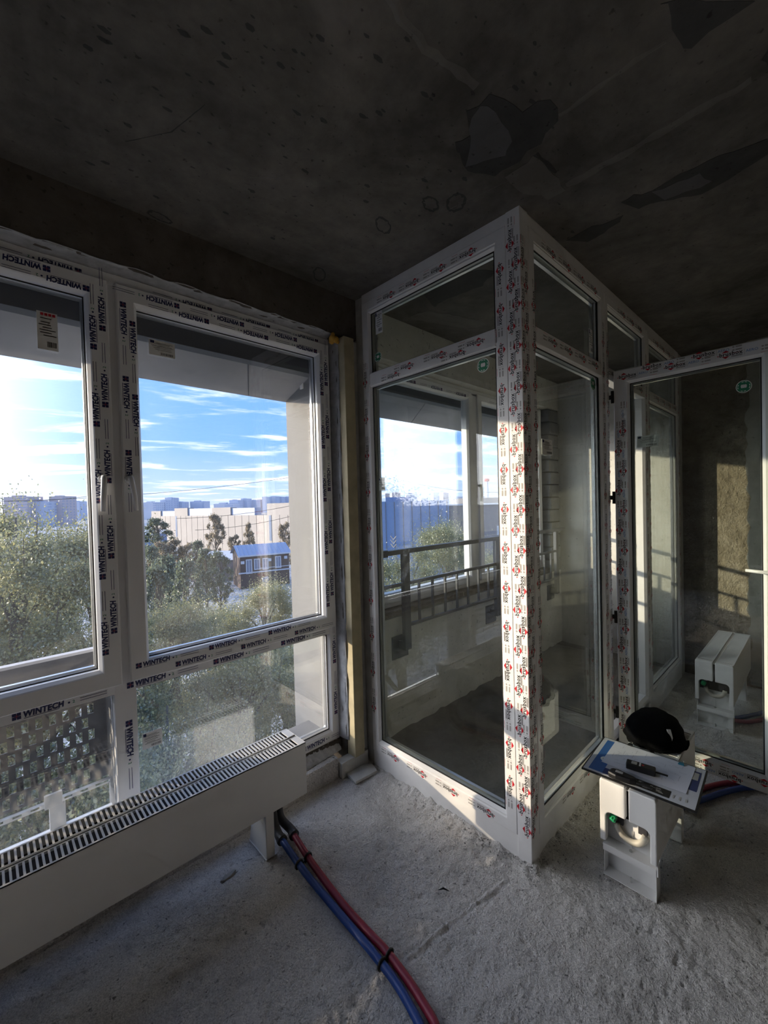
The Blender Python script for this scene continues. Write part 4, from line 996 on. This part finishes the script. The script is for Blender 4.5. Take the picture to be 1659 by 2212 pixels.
m = MB(); m.box(xb_, xb_ + .010, 2.11, AY, .12, zq(.868)); m.build('side_panel', 'facade', root)
m = MB(); m.box(xa - .012, xa, 2.11, AY, .12, zq(.868)); m.build('side_panel', 'facade', root)
for zc, yy in ((zq(.215), AY - .03), (zq(.088), AY - .04)):
    m = MB(); x = xa
    m.box(xa, xb_, yy - .002, yy, zc + .008, zc + .014); m.box(xa, xb_, yy - .002, yy, zc - .014, zc - .008)
    while x < xb_ - .06: m.box(x, x + .028, yy - .002, yy, zc - .008, zc + .008); x += .056
    m.box(xa, xb_, yy - .022, yy, zc + .012, zc + .014); m.build('slotted_rail', 'rad', root)
m = MB(); m.box(.155, .215, AY - .06, AY - .043, zq(.205), zq(.265)); m.box(.170, .225, AY - .055, AY - .038, .10, zq(.205)); m.build('support_bracket', 'rad', root, bev=.002)

# ------------------------------------------------------------------ rubble and loose bits
rnd = random.Random(9); m = MB()
def chunk(x, y, r, z=0.0):
    ph = rnd.uniform(0, 6); pr = [(r * .55, -r * .1), (r * rnd.uniform(.8, 1.1), r * .25), (r * .45, r * rnd.uniform(.5, .9))]
    o = len(m.v); m.lathe((x, y, z), Vector((math.cos(ph), math.sin(ph), rnd.uniform(-.2, .2))), Vector((-math.sin(ph), math.cos(ph), rnd.uniform(-.2, .2))) * rnd.uniform(.5, .9), Z_, pr, 6)
for _ in range(420):
    t = rnd.random(); d = rnd.expovariate(1 / .035)
    if t < .62: chunk(XL - .005 - d, rnd.uniform(.80, 1.55), rnd.choice((.002, .003, .003, .004, .006)), .004)
    else: chunk(rnd.uniform(1.62, 2.2), YP - .005 - d, rnd.choice((.002, .003, .004, .005)), .004)
for _ in range(260): chunk(rnd.uniform(1.2, 2.1), rnd.uniform(.15, .8), rnd.choice((.0015, .002, .002, .003, .005)), -.001)
for _ in range(220): chunk(rnd.uniform(.3, 1.6), rnd.uniform(.5, 1.9), rnd.choice((.0015, .002, .002, .003)), -.001)
o = m.build('mortar_rubble', 'rubble', None, fix=False); tag(o, 'crumbs of grey mortar scattered along the foot of the glass partition', 'rubble', None, 'stuff')
p = onz(492, 1893, 0); m = MB(); m.prism([(-.035, -.006), (-.01, .006), (.03, .010), (.038, .002), (.01, -.012), (-.02, -.014)], (p.x, p.y, -.004), X_, Y_, Z_, 0, .010); tag(m.build('mortar_flake', 'rubble', None, bev=.002), 'flat flake of mortar on the floor in front of the window convector', 'mortar flake')
p = onz(958, 1922, 0); m = MB(); m.tube([(p.x - .018, p.y + .012, .003), (p.x, p.y, .006), (p.x + .010, p.y - .022, .002)], [.001, .004, .001], 6); tag(m.build('dry_leaf', 'black', None), 'dark curled scrap of dry leaf on the floor left of the corner post', 'leaf')
m = MB(); p = Vector((1.33, 1.985, .114)); m.prism([(-.022, -.008), (.022, -.008), (.022, .008), (-.022, .008)], (p.x, p.y, p.z), X_, Y_, Z_, 0, .006); m.prism([(-.012, -.003), (.012, -.003), (.012, .003), (-.012, .003)], (p.x, p.y, p.z), X_, Y_, Z_, .006, .012)
tag(m.build('strike_plate', 'galv', None, bev=.001), 'small metal fitting lying on the concrete kerb under the window', 'fitting')

# ------------------------------------------------------------------ outdoors: trees
GZ = -13.0
def leaf_mesh(name, clumps, n, size, mat, seed):
    rng = np.random.default_rng(seed); w = np.array([c[3] ** 2 for c in clumps]); w /= w.sum(); idx = rng.choice(len(clumps), n, p=w)
    C = np.array([c[:3] for c in clumps])[idx]; R = np.array([c[3] for c in clumps])[idx]
    d = rng.normal(size=(n, 3)); d /= np.linalg.norm(d, axis=1, keepdims=True); rad = np.abs(rng.normal(size=n)) * .62
    P = C + d * (R * rad)[:, None] * np.array([1, 1, .85])
    a = rng.normal(size=(n, 3)); a[:, 2] -= .5; a /= np.linalg.norm(a, axis=1, keepdims=True)
    b = np.cross(a, rng.normal(size=(n, 3))); b /= np.linalg.norm(b, axis=1, keepdims=True)
    s = size * (0.6 + .8 * rng.random(n))[:, None]
    V0 = np.stack([P - a * s * .6, P + b * s * .36, P + a * s * .6, P - b * s * .36], 1).reshape(-1, 3)
    me = bpy.data.meshes.new(name); me.vertices.add(4 * n); me.vertices.foreach_set('co', V0.ravel())
    me.loops.add(4 * n); me.loops.foreach_set('vertex_index', np.arange(4 * n)); me.polygons.add(n)
    me.polygons.foreach_set('loop_start', np.arange(n) * 4); me.polygons.foreach_set('loop_total', np.full(n, 4))
    me.materials.append(MAT[mat]); me.update(calc_edges=True); me.validate(); return me
def tree_proto(seed, h, rc, n, size, mat, clumpk=26, slim=1.0, low=.30, cr=(.22, .40)):
    """crown and trunk meshes around the origin; the top of the tree is at z = h"""
    rnd = random.Random(seed); cl = []; m = MB(); base_h = h * low
    m.tube([(0, 0, 0), (rnd.uniform(-.2, .2), 0, h * .3), (rnd.uniform(-.3, .3), rnd.uniform(-.3, .3), h * .6), (0, 0, h * .93)], [.22, .17, .10, .02], 8)
    for i in range(clumpk):
        t = rnd.random() ** .8; z = base_h + (h - base_h) * (.12 + .80 * t)
        rr = rc * slim * math.sin(math.pi * min(.97, .22 + .70 * t)) ** .8; a = rnd.uniform(0, 2 * math.pi); q = rr * math.sqrt(rnd.uniform(.15, 1))
        x, y = q * math.cos(a), q * math.sin(a); r = rc * rnd.uniform(*cr)
        if z + r > h: z = h - r
        cl.append((x, y, z, r)); zb = max(base_h * .8, z - 1.2 - q * .5)
        m.tube([(0, 0, zb), (x * .5, y * .5, (zb + z) / 2 + .2), (x, y, z), (x * 1.12, y * 1.12, z + r * .8)], [.06, .045, .02, .006], 5, False)
    return leaf_mesh('foliage', cl, n, size, mat, seed), m
PROTO = []
for sd_, mt in ((1, 'leaf'), (2, 'leaf'), (3, 'leaf'), (4, 'leaf_dark'), (5, 'leaf_rust')):
    n_, sz = (100000, .050) if sd_ < 4 else (12000, .24)
    PROTO.append((tree_proto(sd_, 10.0, 2.6, n_, sz, mt, 30 if sd_ < 4 else 60, 1.0, .30 if sd_ < 4 else .04, (.22, .40) if sd_ < 4 else (.14, .26)), None))
_tr = {}
def tree(x, y, top, rsc, kind, label, name='tree', group='trees below the windows'):
    """proto height is 10; the trunk reaches down to the ground"""
    (fme, tmb), _ = PROTO[kind]; root = empty(name, (x, y, GZ), label, 'tree', group)
    hgt = top - GZ; fs = min(1.25, max(.5, hgt / 10.0)) if kind < 3 else hgt / 10.0
    f = bpy.data.objects.new('foliage', fme); COL.objects.link(f); f.parent = root; rz = random.Random(x * 7 + y).uniform(0, 6.28)
    f.scale = (rsc, rsc, fs if kind >= 3 else 1.0); f.location = (0, 0, hgt - 10.0 * f.scale[2]); f.rotation_euler = (0, 0, rz)
    if kind not in _tr: t0 = tmb.build('trunk', 'bark', None, smooth=True, fix=False); _tr[kind] = t0.data; bpy.data.objects.remove(t0)
    t = bpy.data.objects.new('trunk', _tr[kind]); COL.objects.link(t); t.parent = root; t.scale = (rsc, rsc, f.scale[2]); t.location = f.location; t.rotation_euler = (0, 0, rz)
    if f.location.z > .5:
        b = MB(); b.tube([(x, y, GZ - .2), (x, y, GZ + f.location.z + .3)], [.30, .22], 8); b.build('trunk_foot', 'bark', root, smooth=True)
    return root
ORD = ['first', 'second', 'third', 'fourth', 'fifth', 'sixth', 'seventh', 'eighth', 'ninth', 'tenth', 'eleventh', 'twelfth', 'thirteenth', 'fourteenth', 'fifteenth']
NEAR = ((0.6, 12.8, 2.15, .92, 0), (2.05, 13.6, 1.5, .72, 1), (-1.9, 11.5, .6, 1.0, 2), (.9, 8.2, -1.9, .9, 2), (-1.6, 7.6, -2.2, .9, 1),
                          (4.6, 16.0, -1.5, .95, 1), (7.2, 18.5, -2.2, 1.05, 0), (10.4, 20.0, -2.1, 1.05, 2), (3.0, 10.6, -2.3, .95, 0), (5.3, 11.8, -2.6, 1.0, 2), (7.8, 13.4, -3.0, 1.05, 1),
                          (2.9, 7.4, -3.6, .9, 1), (5.2, 8.6, -4.2, .95, 0), (7.5, 9.8, -4.4, 1.0, 2), (13.5, 12.6, .15, .85, 0), (16.5, 12.8, .75, .95, 1), (12.0, 10.0, -2.5, 1.0, 2), (18.5, 10.5, -1.0, 1.0, 0), (22.0, 12.5, -1.0, 1.1, 2), (9.5, 7.5, -4.6, 1.0, 1), (.4, 20.0, .2, 1.2, 2), (-3.5, 17, .8, 1.2, 0), (-5.1, 10.0, 2.40, 1.05, 1), (-7.4, 10.6, 2.3, 1.0, 0))  # last two added out of view to dapple and block the low sun
def _grp(t):
    a_ = math.atan2(t[0], t[1]); return 0 if a_ < .03 else 1 if a_ < .2 else 2 if a_ < .72 else 3
_cnt = {}
for (x, y, top, r, k) in sorted(NEAR, key=lambda t: math.atan2(t[0], t[1])):
    g_ = _grp((x, y)); i_ = _cnt.get(g_, 0); _cnt[g_] = i_ + 1
    lab_, grp_ = (('leafy tree beyond the left edge of the picture', 'trees beyond the picture edge'), ('%s leafy tree from the left in the view through the left sash' % ORD[i_], 'trees outside the left sash'),
                  ('%s yellowing tree from the left in the view below the right sash' % ORD[i_], 'trees outside the right sash'), ('%s leafy tree from the left seen through the loggia window' % ORD[i_], 'trees outside the loggia'))[g_]
    tree(x, y, top, r, k, lab_, 'tree', grp_)
def mid_tree(px, ytop, v, r, k, label, name='tree'):
    p = far(px, v); tree(p.x, p.y, farz(px, ytop, v), r, k, label, name, 'trees around the yard buildings')
mid_tree(338, 1114, 120, 1.6, 3, 'dark green willow in front of the left end of the cream building', 'willow_tree')
mid_tree(463, 1104, 100, .85, 4, 'tall thin larch with rusty foliage in front of the cream building', 'larch_tree')
mid_tree(505, 1152, 98, .7, 4, 'low rusty shrub beside the tall larch', 'shrub')
mid_tree(535, 1124, 96, .5, 4, 'sparse leaning autumn tree before the cream building', 'tree')
mid_tree(615, 1122, 92, .7, 4, 'rusty tree beside the right end of the brown house', 'tree')
for i_, (px, yt, v, r) in enumerate(sorted(((345, 1165, 70, .8), (372, 1160, 76, .9), (400, 1168, 70, .8), (425, 1162, 80, .8), (325, 1172, 60, .75), (440, 1178, 62, .75), (470, 1184, 60, .7), (350, 1190, 45, .8), (395, 1196, 42, .75), (335, 1205, 34, .7)))):
    mid_tree(px, yt, v, r, 4 if px in (345, 400, 372) else 3, '%s small yard tree from the left, in the clump left of the brown house' % ORD[i_])

# ------------------------------------------------------------------ outdoors: ground and buildings
mb = MB(); mb.box(-1500, 3500, 3.2, 4500, GZ - 1, GZ); struct('ground', mb, 'ground', 'pale yard ground far below the windows', 'ground')
# cream panelled hall
A = far(326, 172); B = far(700, 118); U = (B - A).normalized(); Ln = (B - A).length; Nw = Vector((U.y, -U.x, 0))
if Nw.dot(A) > 0: Nw = -Nw
top = -1.05
root = empty('industrial_hall', (A.x, A.y, GZ), 'long cream panelled hall with blue roof strips beyond the trees', 'building')
m = MB(); m.prism([(0, GZ), (Ln, GZ), (Ln, top - .05), (0, top - .05)], A, U, Z_, -Nw, .3, 40); m.build('core_wall', 'cream_dark', root)
edges = np.linspace(0, Ln, 27)
for a, b in zip(edges, edges[1:]):
    m = MB(); m.prism([(a + .10, GZ), (b - .10, GZ), (b - .10, top), (a + .10, top)], A, U, Z_, Nw, -.35, .0); m.build('panel', 'cream', root)
def along(px):                                     # position along the face seen at picture column px
    d = far(px, 1.0); d = Vector((d.x, d.y)); den = d.x * U.y - d.y * U.x
    return (A.y * d.x - A.x * d.y) / -(den) if abs(den) > 1e-9 else 0
for px0, px1, hz in ((327, 347, 2.0), (377, 405, 2.9), (458, 498, 2.7), (577, 690, 3.6)):
    a, b = sorted((along(px0), along(px1))); m = MB(); m.prism([(a, top), (b, top), (b, top + hz), (a, top + hz)], A, U, Z_, Nw, -2.5, .02); m.build('raised_block', 'cream', root)
for px0, px1, hz in ((347, 377, 1.9), (405, 458, 2.6), (498, 548, 2.4)):
    a, b = sorted((along(px0), along(px1))); m = MB(); m.prism([(a, top), (b, top), (b, top + hz), (a, top + hz)], A, U, Z_, Nw, -3.0, -.4); m.build('blue_parapet', 'blue_roof', root)
for px in (380, 583):
    a = along(px); m = MB(); m.prism([(a - .5, GZ + 4), (a + .5, GZ + 4), (a + .5, top - .1), (a - .5, top - .1)], A, U, Z_, Nw, -.1, .06); m.build('stair_window', 'pane_far', root)
# dark brown house
A = far(515, 75); B = far(621, 79.5); U = (B - A).normalized(); Ln = (B - A).length; Nw = Vector((U.y, -U.x, 0))
if Nw.dot(A) > 0: Nw = -Nw
ez, rz_ = farz(515, 1201, 75), farz(515, 1201, 75) + 1.45; dp = 6.5
root = empty('brown_house', (A.x, A.y, GZ), 'dark brown two-storey house with blue metal roof and white windows', 'house')
m = MB(); m.prism([(0, GZ), (dp, GZ), (dp, ez), (dp / 2, rz_), (0, ez)], A, -Nw, Z_, U, 0, Ln); m.build('wall', 'brown_wall', root)
rf = MB(); 
for s0, s1 in ((0, dp / 2), (dp, dp / 2)):
    dirn = 1 if s0 == 0 else -1
    p0 = A - Nw * (s0 - .35 * dirn) + Z_ * (ez - .15); p1 = A - Nw * s1 + Z_ * (rz_ + .02)
    rf.quad(p0 - U * .4, p0 + U * (Ln + .4), p1 + U * (Ln + .4), p1 - U * .4); rf.quad(p0 - U * .4 + Z_ * .14, p0 + U * (Ln + .4) + Z_ * .14, p1 + U * (Ln + .4) + Z_ * .14, p1 - U * .4 + Z_ * .14)
roof = rf.build('roof', 'blue_roof', root, fix=False)
for i in range(13):
    u = i * Ln / 12; p0 = A + Nw * .35 + U * u + Z_ * (ez + .03); p1 = A - Nw * dp / 2 + U * u + Z_ * (rz_ + .20); m = MB(); m.bar(p0, p1, .06, .08); m.build('standing_seam', 'blue_roof', roof)
m = MB(); m.bar(A + Nw * .36 - U * .4 + Z_ * (ez - .12), A + Nw * .36 + U * (Ln + .4) + Z_ * (ez - .12), .12, .26); m.build('eaves_board', 'white_trim', root)
m = MB(); m.bar(A + Nw * .10 - U * .3 + Z_ * (ez - 3.15), A + Nw * .10 + U * (Ln + .1) + Z_ * (ez - 3.15), .2, .22); m.build('ledge', 'white_trim', root)
m = MB(); m.bar(A + Nw * .02 + U * 3.5 + Z_ * (ez - 2.55), A + Nw * .02 + U * Ln + Z_ * (ez - 2.55), .1, .12); m.build('railing', 'white_trim', root)
for px_w, zt, hz in ((533, .75, 2.6), (550, .75, 2.0), (568, .75, 2.1), (596, .60, 2.2), (567, 4.2, 2.0)):
    d = far(px_w, 1.0); u = min(Ln - .5, max(.6, (px_w - 515) / 106 * Ln))
    m = MB(); m.ring(A + Nw * .05, U, Z_, Nw, u - .55, u + .55, ez - zt - hz, ez - zt, [(0, 0), (0, .10), (.16, .10), (.16, 0)]); wn = m.build('window', 'white_trim', root)
    m = MB(); m.prism([(u - .42, ez - zt - hz + .12), (u + .42, ez - zt - hz + .12), (u + .42, ez - zt - .12), (u - .42, ez - zt - .12)], A, U, Z_, Nw, .03, .06); m.build('pane', 'pane_far', wn)
    m = MB(); m.prism([(u - .05, ez - zt - hz + .1), (u + .05, ez - zt - hz + .1), (u + .05, ez - zt - .1), (u - .05, ez - zt - .1)], A, U, Z_, Nw, .05, .12); m.build('mullion', 'white_trim', wn)
for u, z in ((.4, -1.2), (5.2, -1.1), (8.2, -.9)):
    m = MB(); m.prism([(u - .28, ez + z - .3), (u + .28, ez + z - .3), (u + .28, ez + z + .2), (u - .28, ez + z + .2)], A, U, Z_, Nw, 0, .3); m.build('conditioner_unit', 'white_trim', root)
# snow-pale sheds between the trees
for px, v, w, hgt, lab, mt in ((455, 84, 9, 4.2, 'low shed with pale ribbed roof left of the brown house', 'white_trim'), (309, 130, 9, 7.0, 'small blue site cabin at the left end of the cream hall', 'blue_wall')):
    p = far(px, v); m = MB(); r2 = Vector((RGT.x, RGT.y, 0)).normalized(); f2 = Vector((FWD.x, FWD.y, 0)).normalized()
    root = empty('shed', (p.x, p.y, GZ), lab, 'shed')
    m.prism([(-w / 2, GZ), (w / 2, GZ), (w / 2, GZ + hgt), (-w / 2, GZ + hgt)], (p.x, p.y, 0), r2, Z_, f2, 0, 5); m.build('wall', 'maroon_wall' if mt == 'white_trim' else mt, root)
    m = MB(); q = Vector((p.x, p.y, 0)); m.quad(q - r2 * (w / 2 + .3) - f2 * .3 + Z_ * (GZ + hgt), q + r2 * (w / 2 + .3) - f2 * .3 + Z_ * (GZ + hgt), q + r2 * (w / 2 + .3) + f2 * 5.3 + Z_ * (GZ + hgt + 1.3), q - r2 * (w / 2 + .3) + f2 * 5.3 + Z_ * (GZ + hgt + 1.3)); m.build('roof', 'white_trim', root)
# buildings seen through the loggia
def block(name, px0, px1, ytop, v, mat, label, cat='building', depth=14, group=None, bits=None):
    a, b = far(px0, v), far(px1, v); z1 = farz((px0 + px1) / 2, ytop, v); f2 = Vector((FWD.x, FWD.y, 0)).normalized()
    root = empty(name, (a.x, a.y, GZ), label, cat, group); u = (b - a).normalized(); l = (b - a).length
    m = MB(); m.prism([(0, GZ), (l, GZ), (l, z1), (0, z1)], a, u, Z_, f2, 0, depth); m.build('wall', mat, root)
    m = MB(); m.prism([(l * .2, z1), (l * .55, z1), (l * .55, z1 + max(.3, l * .06)), (l * .2, z1 + max(.3, l * .06))], a, u, Z_, f2, depth * .2, depth * .6); m.build('roof_housing', mat, root)
    return root, a, u, l, z1, f2
root, a, u, l, z1, f2 = block('shaded_hall', 800, 970, 1082, 62, 'blue_wall', 'big windowless hall with shade painted in as blue, seen through the loggia window', depth=30)
for t in np.linspace(.08, .97, 9):
    m = MB(); m.prism([(l * t, GZ + 2), (l * t + .10, GZ + 2), (l * t + .10, z1 - .1), (l * t, z1 - .1)], a, u, Z_, -f2, -.02, .05); m.build('panel_joint', 'maroon_wall', root)
m = MB(); m.prism([(l * .885, z1 - 5.4), (l * .91, z1 - 5.4), (l * .91, z1 - 1.4), (l * .885, z1 - 1.4)], a, u, Z_, -f2, -.02, .06); m.build('slit_window', 'pane_far', root)
root, a, u, l, z1, f2 = block('brown_hall', 970, 1240, 1089, 64, 'maroon_wall', 'dusky brown hall adjoining the hall painted in shade blue', depth=30)
for i in range(6):
    m = MB(); uu = l * (.38 + i * .085); m.prism([(uu, z1 - 4.6), (uu + .9, z1 - 4.6), (uu + .9, z1 - 3.2), (uu, z1 - 3.2)], a, u, Z_, -f2, -.02, .06); m.build('window', 'white_trim', root)
m = MB(); m.prism([(0, z1), (l, z1), (l, z1 + .25), (0, z1 + .25)], a, u, Z_, -f2, -.1, .2); m.build('parapet', 'white_trim', root)
# skyline
sky_t = [(9, 60, 1073, 'tower_b', 430), (60, 107, 1084, 'tower_a', 440), (107, 137, 1072, 'tower_b', 450), (150, 172, 1083, 'tower_a', 700)]
labs = ['brick apartment block on the horizon at the left edge', 'long pale apartment block on the horizon beside the brick one', 'second brick block on the horizon behind the tall tree', 'pale block on the horizon behind the tall tree']
for (a0, b0, yt, mt, v), lb in zip(sky_t, labs): block('apartment_block', a0, b0, yt, v, mt, lb, depth=20)
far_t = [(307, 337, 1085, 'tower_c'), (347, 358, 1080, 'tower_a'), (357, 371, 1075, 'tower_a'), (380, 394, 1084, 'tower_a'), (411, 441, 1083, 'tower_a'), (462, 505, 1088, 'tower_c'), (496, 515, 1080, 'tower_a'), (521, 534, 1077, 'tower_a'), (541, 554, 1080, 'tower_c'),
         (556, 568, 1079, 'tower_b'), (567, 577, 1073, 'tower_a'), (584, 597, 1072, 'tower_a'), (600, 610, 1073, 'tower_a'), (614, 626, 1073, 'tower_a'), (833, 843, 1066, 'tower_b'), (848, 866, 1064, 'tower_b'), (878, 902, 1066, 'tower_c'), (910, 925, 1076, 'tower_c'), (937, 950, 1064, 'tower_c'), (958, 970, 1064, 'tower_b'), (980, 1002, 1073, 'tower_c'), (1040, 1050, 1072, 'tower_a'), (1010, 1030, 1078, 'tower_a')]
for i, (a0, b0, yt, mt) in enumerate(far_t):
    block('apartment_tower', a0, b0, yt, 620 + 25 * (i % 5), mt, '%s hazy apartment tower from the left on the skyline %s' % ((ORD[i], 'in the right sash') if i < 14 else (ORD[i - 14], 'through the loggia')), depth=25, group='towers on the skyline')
p = far(1053, 300); zt = farz(1053, 1040, 300); m = MB(); m.tube([(p.x, p.y, GZ), (p.x, p.y, zt)], [1.6, 1.0], 12)
root = empty('chimney_stack', (p.x, p.y, GZ), 'slim white chimney with a red top on the skyline through the loggia', 'chimney'); m.build('shaft', 'white_trim', root, smooth=True)
m = MB(); m.tube([(p.x, p.y, zt), (p.x, p.y, zt + 2)], 1.8, 12); m.build('red_top', 'red_ink', root, smooth=True)
# overhead cables
for i, (x0, y0, x1, y1, v) in enumerate(((-40, 1083, 640, 1030, 45), (-40, 1080, 240, 1064, 60), (420, 1145, 640, 1112, 85), (380, 1120, 640, 1090, 85), (860, 1035, 1120, 1062, 50))):
    a = far(x0, v); b = far(x1, v * 1.05); a.z = farz(x0, y0, v); b.z = farz(x1, y1, v * 1.05); m = MB()
    m.tube([a.lerp(b, t) - Z_ * (.6 * 4 * t * (1 - t)) for t in np.linspace(0, 1, 14)], .022 * v / 45, 5)
    tag(m.build('overhead_cable', 'black', None), ['overhead cable crossing the sky in the right sash', 'overhead cable behind the tall tree at left', 'lower cable in front of the cream hall', 'upper cable in front of the cream hall', 'cable in the sky seen through the loggia'][i], 'cable')
